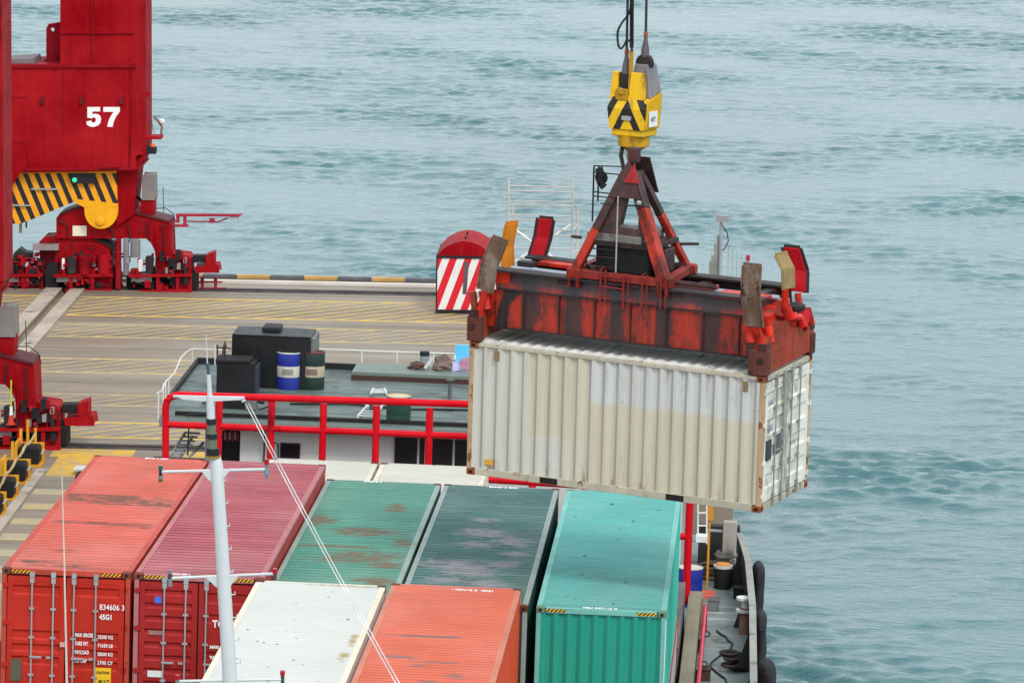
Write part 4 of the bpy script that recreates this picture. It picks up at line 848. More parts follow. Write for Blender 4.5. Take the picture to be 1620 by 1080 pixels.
# ================================================================== SPREADER, HOOK BLOCK, ROPES   (coordinates u, v, w of the lifted box)
ZR = STD
def spreader():
    t = thing('container_spreader', 'soot stained orange red spreader frame gripping the roof of the hanging white box', 'spreader', (0, 0, 0), HB4)
    t['org'] = (0, 0, -ZR)                                  # mesh w = 0 is the roof of the box
    def ob(nm, m, mt, parent=None, **k_): 
        return obj(nm, m, mt, parent or t, (0, 0, -ZR), **k_)
    k = NT('sooty_orange_girder')
    sp = k.n.new('ShaderNodeSeparateXYZ'); k.link(k.tc.outputs['Object'], sp.inputs[0]); X, Yc, Z = sp.outputs
    o = k.mix(k.ramp(k.noise(1.2, (3, 3, .5), 5), .3, .7), lin((190, 50, 24)), lin((142, 38, 24)))
    o = k.mix(k.ramp(k.noise(1.6, (2.2, 2.2, .7), 9, .8, 5), .47, .58, 0, .8), o, lin((52, 34, 34)))
    ph = k.math('FRACT', k.math('ADD', k.math('DIVIDE', X, .92), .03)); ph = k.math('ADD', ph, k.math('MULTIPLY', k.math('SUBTRACT', k.noise(2.2, (1.4, 1.4, .7), 8, .75), .5), .9))
    soot = k.ramp(ph, .30, .46, .88, 0); o = k.mix(soot, o, lin((42, 40, 42)))
    hgt = k.math('ADD', Z, k.math('MULTIPLY', k.math('SUBTRACT', k.noise(1.2, (1, 1, 1), 6), .5), .35))
    o = k.mix(k.ramp(hgt, ZR+.98, ZR+1.12, 0, .88), o, lin((50, 49, 52)))
    o = k.mix(k.ramp(X, .75, .45, 0, 1), o, o)
    k.link(o, k.b.inputs['Base Color']); k.b.inputs['Roughness'].default_value = .5; gird = k.m
    hot = paint('bright_orange_steel', (214, 44, 18), .45, .2, .35, grime=.32, grimecol=(64, 32, 28), rust=.15, rustcol=(70, 36, 28), spec=.2)
    oil = paint('oily_black_red', (70, 38, 36), .5, .3, .4, grime=.6, grimecol=(30, 27, 28))
    soot = paint('soot_black', (44, 40, 42), .6, .25, .3, wash=(70, 34, 32))
    rusty = paint('rusty_brown_red', (146, 56, 34), .7, .35, .5, rust=.5, rustcol=(66, 44, 36), wash=(190, 52, 30))
    brown = paint('worn_brown_plate', (108, 82, 66), .75, .35, .55, rust=.5, rustcol=(70, 48, 38), grime=.3, grimecol=(140, 122, 110))
    tan = paint('worn_tan_plate', (164, 138, 92), .75, .25, .45, rust=.4)
    red = paint('flipper_red', (182, 6, 26), .45, .2, .3, grime=.15, grimecol=(70, 14, 20), spec=.15)
    glass = paint('wet_pipe', (170, 174, 186), .25, .1, .2, metal=.4)
    # two long girders with stiffener ribs and flanges
    for v0, s_ in ((.40, 1), (2.04, -1)):
        m = MB(); m.box((.36, v0-.0, .27), (5.75, v0+s_*.04, 1.02)); m.add([(.36, v0-.0, 1.02), (5.75, v0, 1.02), (5.75, v0-s_*.05+s_*.12, 1.34), (.36, v0-s_*.05+s_*.12, 1.34)], [(0, 1, 2, 3)]); g = ob('girder', m, gird)
        m = MB(); m.box((.3, v0-s_*.07, 1.335), (5.8, v0+s_*.24, 1.375)); ob('top_flange', m, soot, g)
        m = MB(); m.box((.36, v0-s_*.06, .24), (5.75, v0+s_*.2, .27)); ob('bottom_flange', m, soot, g)
        m = MB(); m.box((.36, v0-s_*.05, 1.0), (5.75, v0-.001*s_, 1.03)); ob('waist_bar', m, soot, g)
        for i in range(7):
            u = .95+i*.735; m = MB(); m.box((u-.012, v0-s_*.045, .27), (u+.012, v0, 1.0)); ob('stiffener', m, (soot, oil)[i % 2], g)
        # rounded end cheek
    m = MB(); m.prism([(.18, .42, .27), (.36, .42, .27), (.36, .42, 1.0), (.58, .42, 1.02), (.62, .42, 1.3), (.34, .42, 1.34), (.18, .42, 1.2)], (0, .06, 0)); ob('end_cheek', m, hot, bev=.01)
    m = MB(); m.prism([(.36, .385, .27), (.60, .385, .27), (.62, .385, .7), (.9, .385, 1.0), (.55, .385, 1.0), (.40, .385, .6)], (0, .012, 0)); ob('end_cheek', m, soot)
    # cross members and pipes between the girders
    m = MB(); m.box((.4, .5, .3), (5.7, 1.95, .34)); ob('bottom_plate', m, soot)
    for u in (.5, 1.7, 2.9, 4.1, 5.4):
        m = MB(); m.box((u-.1, .44, .8), (u+.1, 2.0, 1.30)); ob('cross_beam', m, oil, bev=.01)
    for (u0, u1, v, w_, r_) in ((.5, 1.8, .75, 1.36, .035), (2.2, 3.5, 1.0, 1.38, .05), (4.1, 5.7, .6, 1.33, .03), (.5, 5.7, 1.5, 1.2, .05), (3.6, 4.7, .75, 1.42, .06), (.8, 1.9, .62, 1.30, .03)):
        m = MB(); m.tube([(u0, v, w_), (u1, v, w_)], r_, 8); ob('hydraulic_pipe', m, (glass, glass, glass, soot, oil, glass)[int(u0*3) % 6], smooth=True)
    m = MB(); m.box((4.75, .46, 1.28), (5.7, 1.1, 1.33)); ob('cover_plate', m, hot); m = MB(); m.box((.7, 1.5, 1.3), (1.9, 1.98, 1.36)); ob('cover_plate', m, hot)
    m = MB(); m.box((3.62, .7, 1.36), (4.7, .95, 1.44)); ob('oil_cooler', m, paint('dusty_pink_steel', (130, 70, 64), .6, .2, .3), bev=.01)
    # end beams across the box, telescopic nose and corner twistlock housings
    for side, u0 in (('l', -.02), ('r', 5.88)):
        m = MB(); u1 = u0+.2
        if side == 'r': m.prism([(u0, .02, .06), (u0, 2.42, .10), (u0, 2.42, .52), (u0, 1.9, .62), (u0, 1.7, .80), (u0, .75, .92), (u0, .55, .86), (u0, .02, .62)], (.18, 0, 0))
        else: m.prism([(u0, .02, .06), (u0, 2.42, .06), (u0, 2.42, .5), (u0, 1.7, .72), (u0, .6, .72), (u0, .02, .55)], (.18, 0, 0))
        e = ob('end_beam', m, rusty, bev=.015)
        for v in (.0, 2.28):
            m = MB(); m.box((u0-.03 if side == 'l' else u0-.17, v-.03, .015), (u0+.26 if side == 'l' else u0+.22, v+.18, .5 if v < 1 else .42)); h = ob('twistlock_housing', m, paint('dark_rust_housing', (98, 50, 40), .75, .3, .4, rust=.4, rustcol=(56, 38, 34)), bev=.02)
            m = MB(); m.box((u0+.03, v-.035, .5), (u0+.2, v+.15, .62)); ob('lock_lever', m, oil, h); m = MB(); m.tube([(u0+.08, v-.05, .3), (u0+.08, v+.1, .3)], .06, 10); ob('lock_pin', m, oil, h)
        m = MB(); m.box((u0+.0, .5, .55), (u0+.5*(1 if side == 'l' else -1), 1.9, 1.05)); ob('end_box', m, hot if side == 'r' else oil, bev=.02)
    # corner guide arms (flippers) raised
    def bent(pts, width, wdir, th, nm, mt):
        m = MB(); wv = Vector(wdir).normalized()*width/2
        pts = [Vector(p) for p in pts]
        for a, b in zip(pts[:-1], pts[1:]):
            n_ = (b-a).cross(wv).normalized()*th/2
            m.add([a-wv-n_, a+wv-n_, a+wv+n_, a-wv+n_, b-wv-n_, b+wv-n_, b+wv+n_, b-wv+n_], [(0, 1, 2, 3), (7, 6, 5, 4), (0, 4, 5, 1), (1, 5, 6, 2), (2, 6, 7, 3), (3, 7, 4, 0)])
        return ob(nm, m, mt, bev=.008)
    def flipper(pts, width, wdir, th, mt, arm):
        width *= .9; f = bent(pts, width, wdir, th*.7, 'guide_arm', mt)
        wv = Vector(wdir).normalized()*width/2
        m = MB()
        for sg in (-1, 1):
            for a, b in zip(pts[:-1], pts[1:]): m.bar(Vector(a)+wv*sg+Vector((0, -.03, 0)), Vector(b)+wv*sg+Vector((0, -.03, 0)), .022, .12 if mt is red else .05, (1, 0, 0) if mt is red else (0, 1, 0))
        m.bar(Vector(pts[0])-wv, Vector(pts[0])+wv, .03, .1); ob('arm_flange', m, soot if mt is red else mt, f)
        m = MB()
        for a, b in zip(arm[:-1], arm[1:]): m.tube([a, b], .07, 8)
        m.lathe(Vector(arm[-1])+Vector((0, -.08, 0)), [(.1, 0), (.1, .2)], 12, 'y'); ob('arm_hinge', m, hot, f, smooth=True)
        return f
    flipper([(.62, -.06, 2.04), (.42, -.10, 1.50), (.34, -.05, 1.02)], .36, (1, 0, -.25), .09, brown, [(.32, .0, 1.0), (.22, .06, .72), (.12, .08, .5)])
    flipper([(-.02, 1.86, 1.98), (-.06, 1.78, 1.55), (.02, 1.7, 1.0)], .30, (.6, 1, 0), .07, paint('worn_amber_plate', (196, 118, 14), .65, .25, .4, rust=.4), [(.05, 1.7, 1.0), (.1, 1.8, .7), (.1, 1.9, .5)])
    flipper([(.42, 2.50, 2.02), (.36, 2.52, 1.65), (.28, 2.44, 1.26)], .32, (1, 0, 0), .16, red, [(.3, 2.4, 1.25), (.28, 2.3, .9), (.2, 2.3, .5)])
    flipper([(5.78, -.14, 2.10), (5.78, -.16, 1.55), (5.84, -.06, .95)], .40, (1, 0, 0), .10, brown, [(5.84, -.02, .95), (5.9, .06, .75), (5.9, .08, .5)])
    flipper([(6.06, .58, 2.22), (6.18, .66, 1.95), (6.16, .78, 1.56)], .36, (.35, 1, 0), .07, tan, [(6.12, .72, 1.55), (6.08, .8, 1.2), (6.02, 1.0, .95), (6.0, 1.3, .8)])
    flipper([(5.52, 2.52, 1.98), (5.66, 2.58, 1.55), (5.70, 2.48, 1.15)], .36, (1, 0, 0), .18, red, [(5.72, 2.4, 1.14), (5.8, 2.35, .8), (5.85, 2.3, .55)])
    # hydraulic cylinders and links seen around the right end
    for pts, r_, mt in (([(5.52, .22, 1.18), (5.62, .12, .95), (5.72, .05, .60)], .11, hot), ([(5.95, .35, .9), (6.02, .3, .6)], .08, hot), ([(6.02, 1.05, 1.15), (6.1, 1.1, .95), (6.12, 1.5, .88), (6.14, 1.6, .7)], .075, paint('signal_red_steel', (230, 26, 24), .4, .1, .1)),
                        ([(6.05, 1.85, .6), (6.0, 2.1, .85)], .1, red), ([(6.0, 2.2, .9), (6.05, 2.3, .6)], .08, hot), ([(.12, .3, .95), (.2, .3, .6)], .09, paint('pinkish_red_steel', (214, 60, 60), .4)), ([(.0, .1, .95), (.05, .12, .6)], .07, rusty)):
        m = MB(); m.tube(pts, r_, 10); ob('cylinder', m, mt, smooth=True)
    m = MB(); m.lathe((6.02, 1.5, 1.0), [(.16, 0), (.2, .03), (.2, .1), (.16, .13)], 14); ob('valve_drum', m, soot, smooth=True)
    m = MB(); m.box((5.9, .85, 1.0), (6.05, 1.15, 1.3)); ob('junction_box', m, paint('dusty_coral', (196, 96, 84), .5), bev=.01); m = MB(); m.box((6.045, .95, 1.08), (6.06, 1.1, 1.2)); ob('box_window', m, soot)
    m = MB(); m.tube([(.3, .32, 1.2), (.35, .3, 1.02), (.22, .3, .95)], .05, 8); ob('white_hose', m, whitep, smooth=True)
    m = MB(); m.box((.55, .9, 1.36), (.85, 1.1, 1.46)); ob('lamp_box', m, soot)
    # open ladder guards hanging over the front girder
    m_ = paint('rung_red', (150, 36, 30), .6, .2, .2)
    for u0, w0, w1, n_ in ((2.55, .98, 1.62, 2), (3.02, .92, 1.55, 2), (3.40, 1.0, 1.6, 0), (3.78, 1.0, 1.6, 0)):
        m = MB(); m.tube([(u0, .30, w0), (u0, .30, w1), (u0, .42, w1)], .018, 6); m.tube([(u0+.10, .30, w0), (u0+.10, .30, w1)], .014, 6); ob('guard_rod', m, m_)
    m = MB(); m.tube([(2.55, .3, 1.3), (3.05, .3, 1.28)], .014, 6); m.tube([(2.55, .3, 1.5), (3.05, .3, 1.5)], .014, 6); ob('guard_rod', m, m_)
    # A-frame: base ring, four legs, head plates
    U0, U1, Va, Vb = 1.92, 3.80, .42, 1.98; AU, AV, AW = 2.80, 1.16, 3.72
    legred = paint('leg_red', (172, 44, 24), .5, .25, .45, grime=.55, grimecol=(58, 30, 28), spec=.2); legdark = oil
    for a, b, w_ in (((U0, Va, 1.47), (U1, Va, 1.47), .16), ((U0, Vb, 1.47), (U1, Vb, 1.47), .16), ((U0, Va, 1.47), (U0, Vb, 1.47), .16), ((U1, Va, 1.47), (U1-.15, Vb, 1.47), .16)):
        m = MB(); m.bar(a, b, w_, .15); ob('base_bar', m, paint('base_dark_red', (150, 44, 32), .55, .25, .35, grime=.4, grimecol=(56, 36, 34)), bev=.01)
    for (fu, fv), hu, mt, w_ in (((U0+.05, Va), -.20, legred, .16), ((U1, Va), .04, legred, .2), ((U0+.1, Vb), -.2, legdark, .15), ((U1-.2, Vb), .1, legred, .13)):
        m = MB(); foot = Vector((fu, fv, 1.50)); top = Vector((AU+hu*.6, AV+(fv-AV)*.12, AW-.35)); br_ = {-.20: .42, .04: .66, -.2: .42, .1: .55}[hu]; m.bar(foot, foot.lerp(top, br_), w_, w_+.04, (0, 1, 0)); ob('leg', m, mt, bev=.012)
        m = MB(); m.bar(foot.lerp(top, br_), top, w_, w_+.04, (0, 1, 0)); ob('leg_upper', m, legdark, bev=.012)
        m = MB(); m.box((fu-.14, fv-.1, 1.38), (fu+.16, fv+.1, 1.56)); m.box((fu-.1, fv-.12, 1.2), (fu-.05, fv+.04, 1.4)); m.box((fu+.07, fv-.12, 1.2), (fu+.12, fv+.04, 1.4)); ob('leg_shoe', m, mt, bev=.01)
    # head: two trapezoid plates with the open window below, red cap
    ul = lambda w_: 1.97+(w_-1.5)*.38; ur = lambda w_: 3.80-(w_-1.5)*.524
    def plate(pts, nm, mt, off=0., th=.05, b=.004):
        m = MB(); m.prism([(u, .42+(w_-1.5)*.34+off, w_) for u, w_ in pts], (0, th, 0)); ob(nm, m, mt, bev=b)
    for off in (-.06, 1.16):
        f_ = .0 if off < 0 else -.62
        if off > 0: continue
        plate(((ul(2.93)-.06, 2.93), (ur(2.93)+.06, 2.93), (ur(3.62)+.05, 3.62), (ul(3.62)-.03, 3.62)), 'head_plate', legdark, -.13)
        plate(((ul(2.30), 2.30), (2.70, 2.30), (2.71, 2.45), (2.79, 2.93), (ul(2.93), 2.93)), 'jamb', legdark, -.01)
        plate(((3.12, 2.30), (ur(2.30), 2.30), (ur(2.93), 2.93), (3.04, 2.93), (3.11, 2.42)), 'jamb', legdark, -.01)
        plate(((ul(2.24), 2.24), (ur(2.24), 2.24), (ur(2.34), 2.36), (ul(2.34), 2.36)), 'window_sill', oil, -.02)
    m = MB(); m.prism([(u, AV+.50-(w_-2.9)*.28, w_) for u, w_ in ((2.40, 2.93), (3.10, 2.93), (2.98, 3.62), (2.62, 3.62))], (0, .04, 0)); ob('head_plate', m, legdark)
    plate(((ul(3.26)+.10, 3.22), (ur(3.26)+.16, 3.22), (ur(3.56)+.16, 3.58), (ul(3.56)+.14, 3.58)), 'head_cap_plate', paint('cap_red', (158, 22, 24), .5, .2, .4, grime=.3, grimecol=(70, 26, 26)), -.17, .018)
    m = MB(); m.box((AU-.10, AV-.08, 3.55), (AU+.10, AV+.08, 3.84)); ob('head_lug', m, oil, bev=.02)
    # mid platform with grating edge and the dark machine house under it
    m = MB(); m.box((AU-.68, .58, 2.10), (AU+.42, 1.72, 2.24)); ob('platform', m, paint('grey_platform', (122, 116, 112), .6, .2, .3, grime=.2), bev=.01)
    m = MB(); m.box((AU-.70, .56, 2.02), (AU+.72, 1.74, 2.10)); ob('platform_beam', m, oil)
    m = MB(); m.box((AU-.58, .80, 1.48), (AU+.50, 1.65, 2.02)); ob('machine_house', m, paint('machine_black', (40, 42, 40), .6, .2, .3), bev=.02)
    m = MB(); m.box((AU+.58, .9, 1.5), (AU+.80, 1.4, 1.98)); ob('side_cabinet', m, oil, bev=.02)
    for w_ in (1.62, 1.8, 1.95):
        m = MB(); m.tube([(AU-.66, .55, w_), (AU-.02, .55, w_)], .014, 6); ob('house_rail', m, oil)
    m = MB(); m.tube([(AU-.66, .55, 1.5), (AU-.66, .55, 2.05)], .016, 6); ob('house_rail', m, oil)
    m = MB(); m.tube([(AU-.03, .50, 1.5), (AU-.03, .50, 3.0)], .016, 6); ob('thin_mast', m, steel)
    m = MB(); m.tube([(AU-.38, .5, 2.83), (AU+.5, .5, 2.86)], .014, 6); ob('window_rail', m, blacky)
    m = MB(); m.lathe((AU+.40, .50, 2.88), [(.03, 0), (.05, .02), (.05, .06), (.02, .08)], 10); ob('bolt_head', m, steel)
    for a, b in (((AU-1.0, .6, 2.12), (AU-.8, .6, 2.12)), ((AU+.8, 1.6, 2.0), (AU+1.15, 1.7, 2.02))):
        m = MB(); m.tube([a, b], .03, 6); ob('stub_pipe', m, soot)
    # cable catcher frame on the left
    for u in (AU-.70, AU-.60):
        m = MB(); m.tube([(u-.10, 1.1, 2.35 if u < AU-.65 else 2.75), (u-.10, 1.1, 3.42)], .018, 6); ob('catcher_rod', m, blacky)
    for w_ in (3.42, 3.30, 2.92, 2.84):
        m = MB(); m.tube([(AU-.80, 1.1, w_), (AU-.15, 1.1, w_+(.04 if w_ > 3.3 else 0))], .013, 6); ob('catcher_rung', m, blacky)
    m = MB(); m.tube([(AU-.68, 1.05, 3.40), (AU-.62, 1.05, 3.25), (AU-.64, 1.05, 3.12), (AU-.56, 1.05, 3.04)], .075, 10); m.torus((AU-.62, 1.05, 3.22), .10, .035, 'y', 12, 6); ob('cable_bundle', m, black, smooth=True)
    # lower lighter cross bracing
    m = MB(); m.bar((U0+.3, Va+.1, 1.56), (U1-.2, Vb-.1, 1.56), .1, .08); ob('cross_brace', m, oil)
    return t
spreader()

def hook_block():
    # built in the barge frame, hanging plumb above the spreader head
    Yh = 4.9
    c = at(1004, 180, 'B', y=Yh)                       # centre
    s = .01161                                         # metres per photo pixel at this distance
    rz = Matrix.Rotation(R(-24), 4, 'Z')
    M = B4 @ Matrix.Translation(c) @ rz
    t = bpy.data.objects.new('hook_block', None); COL.objects.link(t); t.matrix_world = M; t['org'] = (0, 0, 0)
    tag(t, 'yellow crane hook block with black chevrons and a white plate', 'hook block')
    def ob(nm, m, mt, **k_): return obj(nm, m, mt, t, (0, 0, 0), **k_)
    yel = paint('hook_yellow', (232, 180, 6), .45, .16, .25, rust=.2, rustcol=(110, 74, 30), grime=.28, grimecol=(104, 78, 24)); yeld = paint('hook_yellow_soiled', (196, 146, 14), .5, .2, .3, grime=.35, grimecol=(70, 52, 30))
    chev = hazard('hook_chevrons', (240, 190, 10), (26, 24, 24), .34, (1, 0, .5), .45, vee=0., wear=.5)
    hw, d = .37, .34
    m = MB(); m.add([(-hw, -d, -.28), (hw, -d, -.28), (hw, d, -.28), (-hw, d, -.28), (-hw-.05, -d-.02, .12), (hw+.04, -d-.02, .12), (hw+.04, d, .12), (-hw-.05, d, .12), (-hw+.02, -d+.02, .34), (hw-.02, -d+.02, .30), (hw, d, .42), (-hw+.02, d, .42)], [(0, 3, 2, 1), (8, 9, 10, 11), (0, 1, 5, 4), (1, 2, 6, 5), (2, 3, 7, 6), (3, 0, 4, 7), (4, 5, 9, 8), (5, 6, 10, 9), (6, 7, 11, 10), (7, 4, 8, 11)]); ob('body', m, chev)
    m = MB(); m.add([(hw+.004, -d+.02, -.26), (hw+.02, -d+.02, -.26), (hw+.02, d-.02, -.26), (hw+.004, d-.02, -.26), (hw+.045, -d, .24), (hw+.06, -d, .24), (hw+.06, d-.02, .42), (hw+.045, d-.02, .42)], [(0, 3, 2, 1), (4, 5, 6, 7), (0, 1, 5, 4), (1, 2, 6, 5), (2, 3, 7, 6), (3, 0, 4, 7)]); ob('side_plate', m, yel)
    m = MB(); m.box((hw+.045, -.22, -.22), (hw+.058, .14, .08)); ob('capacity_plate', m, whitep)
    text('lettering', '40T', .13, blacky, t, Matrix.Translation((hw+.0585, -.16, -.12)) @ Matrix.Rotation(R(90), 4, 'Z') @ UPR, .002, .002)
    m = MB(); m.box((-hw+.03, -d+.03, -.42), (hw-.02, d-.03, -.28)); ob('skirt', m, yel, bev=.02)
    m = MB(); m.lathe((0, 0, -.62), [(.12, -.12), (.2, -.06), (.30, 0), (.32, .2)], 16); ob('swivel_housing', m, yeld, smooth=True)
    m = MB(); m.lathe((0, 0, -.86), [(.09, -.10), (.13, 0), (.12, .14)], 12); m.torus((0, 0, -.90), .09, .04, 'y', 12, 6); ob('hook', m, yeld, smooth=True)
    # upper cheeks and the grey counterweight block
    for x0, x1, z1, mt in ((-.40, -.24, .82, yel), (.0, .32, .82, yel)):
        m = MB(); m.add([(x0, -d+.02, .3), (x1, -d+.02, .3), (x1, -d+.16, .3), (x0, -d+.16, .3), (x0+.03, -d+.06, z1), (x1-.02, -d+.06, z1), (x1-.02, -d+.18, z1), (x0+.03, -d+.18, z1)], [(0, 3, 2, 1), (4, 5, 6, 7), (0, 1, 5, 4), (1, 2, 6, 5), (2, 3, 7, 6), (3, 0, 4, 7)]); ob('cheek_plate', m, mt, bev=.006)
    m = MB(); m.add([(.0, -d+.18, .32), (.40, -d+.18, .32), (.40, d+.02, .42), (.0, d+.02, .42), (.02, -d+.2, .98), (.30, -d+.2, .98), (.28, d-.02, .98), (.02, d-.02, .98)], [(0, 3, 2, 1), (4, 5, 6, 7), (0, 1, 5, 4), (1, 2, 6, 5), (2, 3, 7, 6), (3, 0, 4, 7)]); ob('counterweight', m, paint('block_grey', (128, 122, 128), .55, .16, .3, grime=.2, grimecol=(80, 76, 78)), bev=.02)
    for x, yv, z in ((-.14, -.16, .66), (.18, .0, 1.0)):
        m = MB(); m.lathe((x, yv-.07, z), [(.06, 0), (.17, .01), (.15, .05), (.15, .10), (.17, .13), (.06, .14)], 18, 'y'); ob('sheave', m, grease, smooth=True)
        m = MB(); m.lathe((x, yv, z+.12), [(.085, 0), (.075, .16), (.04, .32), (.035, .40)], 12); ob('rope_socket', m, paint('zinc_socket', (98, 92, 98), .45, .15, .2, metal=.3), smooth=True)
        m = MB(); m.lathe((x, yv, z+.50), [(.04, 0), (.045, .05), (.035, .1)], 10); ob('socket_collar', m, paint('socket_red', (160, 70, 60), .5), smooth=True)
    m = MB(); m.box((-.03, -.28, .3), (.03, -.2, 1.25)); ob('centre_bar', m, yeld, bev=.006)
    m = MB(); m.box((-.26, -d-.01, .28), (.0, -d+.05, .5)); m.box((-.2, -d-.03, .38), (-.08, -d+.0, .44)); ob('front_lug', m, yeld, bev=.01)
    m = MB(); m.box((-.1, -d-.035, -.1), (.1, -d-.012, -.02)); ob('grey_bar', m, steel)
    m = MB(); m.box((-.18, -.1, .42), (.30, .1, .52)); ob('yoke', m, grease)
    # the wire ropes and the loose power cable
    inv = rz.inverted()
    rope = paint('wire_rope', (58, 58, 66), .5, .2, .2)
    for lx, ly, lz, lab, r_ in ((-.14, -.16, 1.12, 'left of the two taut wire ropes holding the yellow hook block', .026), (.18, 0, 1.46, 'right taut wire rope ending above the grey counterweight of the hook block', .026)):
        p = M @ Vector((lx, ly, lz)); m = MB(); m.tube([p, p+Vector((.0, .0, 9))], r_, 8); o = obj('wire_rope', m, rope, loc=p, smooth=True); tag(o, lab, 'rope', 'ropes above the hook block')
    p = M @ Vector((0, -.24, 1.3)); m = MB(); m.tube([p, p+Vector((-.02, 0, 1.5)), p+Vector((-.1, 0, 8))], .04, 8); o = obj('power_cable', m, black, loc=p, smooth=True); tag(o, 'thick dark power cable beside the left hoist rope', 'cable')
    pts = [at(px, py, 'B', y=Yh-.3) for px, py in ((998, 10), (995, 22), (985, 35), (978, 48), (977, 62), (979, 74), (983, 77), (988, 71), (991, 65), (996, 65), (999, 72), (1000, 84))]
    pts = [B4 @ q for q in pts]; sm = []
    for i in range(len(pts)-1):
        p0, p1, p2, p3 = pts[max(i-1, 0)], pts[i], pts[i+1], pts[min(i+2, len(pts)-1)]
        for j in range(4):
            u = j/4; sm.append(.5*((2*p1)+(p2-p0)*u+(2*p0-5*p1+4*p2-p3)*u*u+(3*p1-p0-3*p2+p3)*u**3))
    m = MB(); m.tube(sm, .022, 6); o = obj('cable_loop', m, black, loc=sm[0], smooth=True); tag(o, 'slack black cable looping out left of the hoist ropes', 'cable')
    a, b = B4 @ at(986, 225, 'B', y=Yh), B4 @ at(987, 268, 'B', y=Yh-.4); m = MB(); m.tube([a, a.lerp(b, .5)+Vector((-.05, 0, 0)), b], .04, 8); o = obj('feed_cable', m, black, loc=a, smooth=True); tag(o, 'black feed cable between the hook block and the spreader head', 'cable')
hook_block()
# ================================================================== BARGE
DECK, RAILZ, COAM = -4.8, -3.8, -4.0
def barge():
    t = thing('cargo_barge', 'container barge moored under the crane with grey-green deckhouse and red pipe frame', 'barge', (6, 5, DECK), B4)
    t['org'] = (0, 0, 0); t.matrix_world = B4
    def ob(nm, m, mt, parent=None, **k_): return obj(nm, m, mt, parent or t, (0, 0, 0), **k_)
    hull_m = paint('hull_black_red', (52, 40, 44), .6, .3, .4, rust=.3)
    deckp = paint('grey_green_deck', (128, 140, 138), .55, .15, .2, 'x', grime=.25, grimecol=(70, 78, 74))
    roofp = paint('deckhouse_roof_green', (88, 101, 95), .5, .14, .35, 'x', grime=.4, grimecol=(66, 76, 72), wash=(122, 132, 130))
    wallp = paint('deckhouse_wall_white', (206, 208, 206), .55, .05, .12)
    pale = paint('pale_bulwark_paint', (150, 150, 142), .6, .14, .35, grime=.25, grimecol=(92, 90, 78))
    coam = paint('olive_coaming', (128, 120, 98), .7, .12, .25, 'y', rust=.05)
    # outline: rail points of the starboard side, mirrored-ish port side straight
    rail = [(14.3, -40), (14.26, 0)]+[tuple(at(px, py, 'B', z=RAILZ)[:2]) for px, py in ((1197, 1080), (1195, 960), (1188, 890), (1181, 865), (1174, 845))]
    last = rail[-1]
    out = rail+[(last[0]-.15, last[1]+1.2), (12.9, 30.8), (-.6, 30.9), (-.75, -40)]
    m = MB(); n = len(out); top = [Vector((x, y, DECK)) for x, y in out]; bot = [Vector((x+(-.15 if x > 5 else .15), y, DECK-4)) for x, y in out]
    m.add(top+bot, [tuple(range(n)), tuple(range(2*n-1, n-1, -1))]+[(i, i+n, (i+1) % n+n, (i+1) % n) for i in range(n)]); ob('hull', m, hull_m)
    m = MB(); m.prism([Vector((x-(.02 if x > 5 else -.02), y, DECK+.004)) for x, y in out], (0, 0, .012)); ob('side_deck', m, deckp)
    # cargo platform (hatch level) and the pit wall strip beside the teal box
    m = MB(); m.box((-.5, -40, DECK+.02), (9.95, 12.22, -2.92)); m.box((-.5, 12.22, DECK+.02), (12.55, 19.2, -3.63)); ob('cargo_platform', m, paint('platform_grey', (96, 92, 88), .8, .2, .3))
    m = MB(); m.box((12.62, -40, DECK), (12.92, 19.4, COAM)); ob('coaming', m, coam, bev=.01)
    for y in (10.2, 1.0, -8):
        m = MB(); m.box((12.60, y, COAM+.0), (12.93, y+.07, COAM+.012)); ob('coaming_joint', m, whitep)
    m = MB(); m.tube([(13.02, -40, DECK+.62), (13.02, 19.0, DECK+.62), (13.02, 19.25, DECK+.35), (13.02, 19.3, DECK+.02)], .05, 8); ob('pink_pipe', m, paint('magenta_pipe', (200, 28, 66), .4, .1, .1), smooth=True)
    for y in np.arange(-6, 18, 3.1): 
        m = MB(); m.box((12.93, y, DECK+.3), (13.0, y+.06, DECK+.62)); ob('pipe_clip', m, grease); m = MB(); m.torus((13.1, y+1.5, DECK+.42), .06, .016, 'y', 10, 5); ob('pipe_ring', m, grease)
    # bulwark: thin plate, wide rail on top, inner stays
    for a, b in zip(rail[:-1], rail[1:]):
        A_, B_ = Vector((a[0]-.06, a[1], 0)), Vector((b[0]-.06, b[1], 0))
        m = MB(); m.prism([A_+Vector((0, 0, DECK+.02)), B_+Vector((0, 0, DECK+.02)), B_+Vector((0, 0, RAILZ)), A_+Vector((0, 0, RAILZ))], (-.03, 0, 0)); ob('bulwark_plate', m, paint('bulwark_inner_dark', (58, 56, 58), .7, .2, .3, rust=.2))
        m = MB(); m.prism([A_+Vector((-.08, 0, RAILZ)), B_+Vector((-.08, 0, RAILZ)), B_+Vector((.075, 0, RAILZ)), A_+Vector((.075, 0, RAILZ))], (0, 0, .04)); ob('cap_rail', m, pale)
    for y in np.arange(1.5, 27, 4.6):
        x = np.interp(y, [p[1] for p in rail], [p[0] for p in rail]); m = MB(); m.prism([(x-.1, y, DECK+.02), (x-.42, y, DECK+.02), (x-.12, y, RAILZ-.02)], (0, .03, 0)); ob('bulwark_stay', m, paint('bulwark_inner_dark', (58, 56, 58)))
    # quarter bollard post and thin rail to the deckhouse
    c = Vector((last[0]-.25, last[1]+.5, 0)); m = MB(); m.box((c.x-.22, c.y-.1, DECK), (c.x+.12, c.y+.12, RAILZ+.22)); ob('quarter_post', m, paint('stained_white_post', (176, 170, 160), .6, .15, .4, rust=.35), bev=.02)
    m = MB(); m.bar(at(1119, 838, 'B', y=c.y), at(1164, 841, 'B', y=c.y), .05); ob('cross_rail', m, paint('rail_grey', (170, 178, 176)))
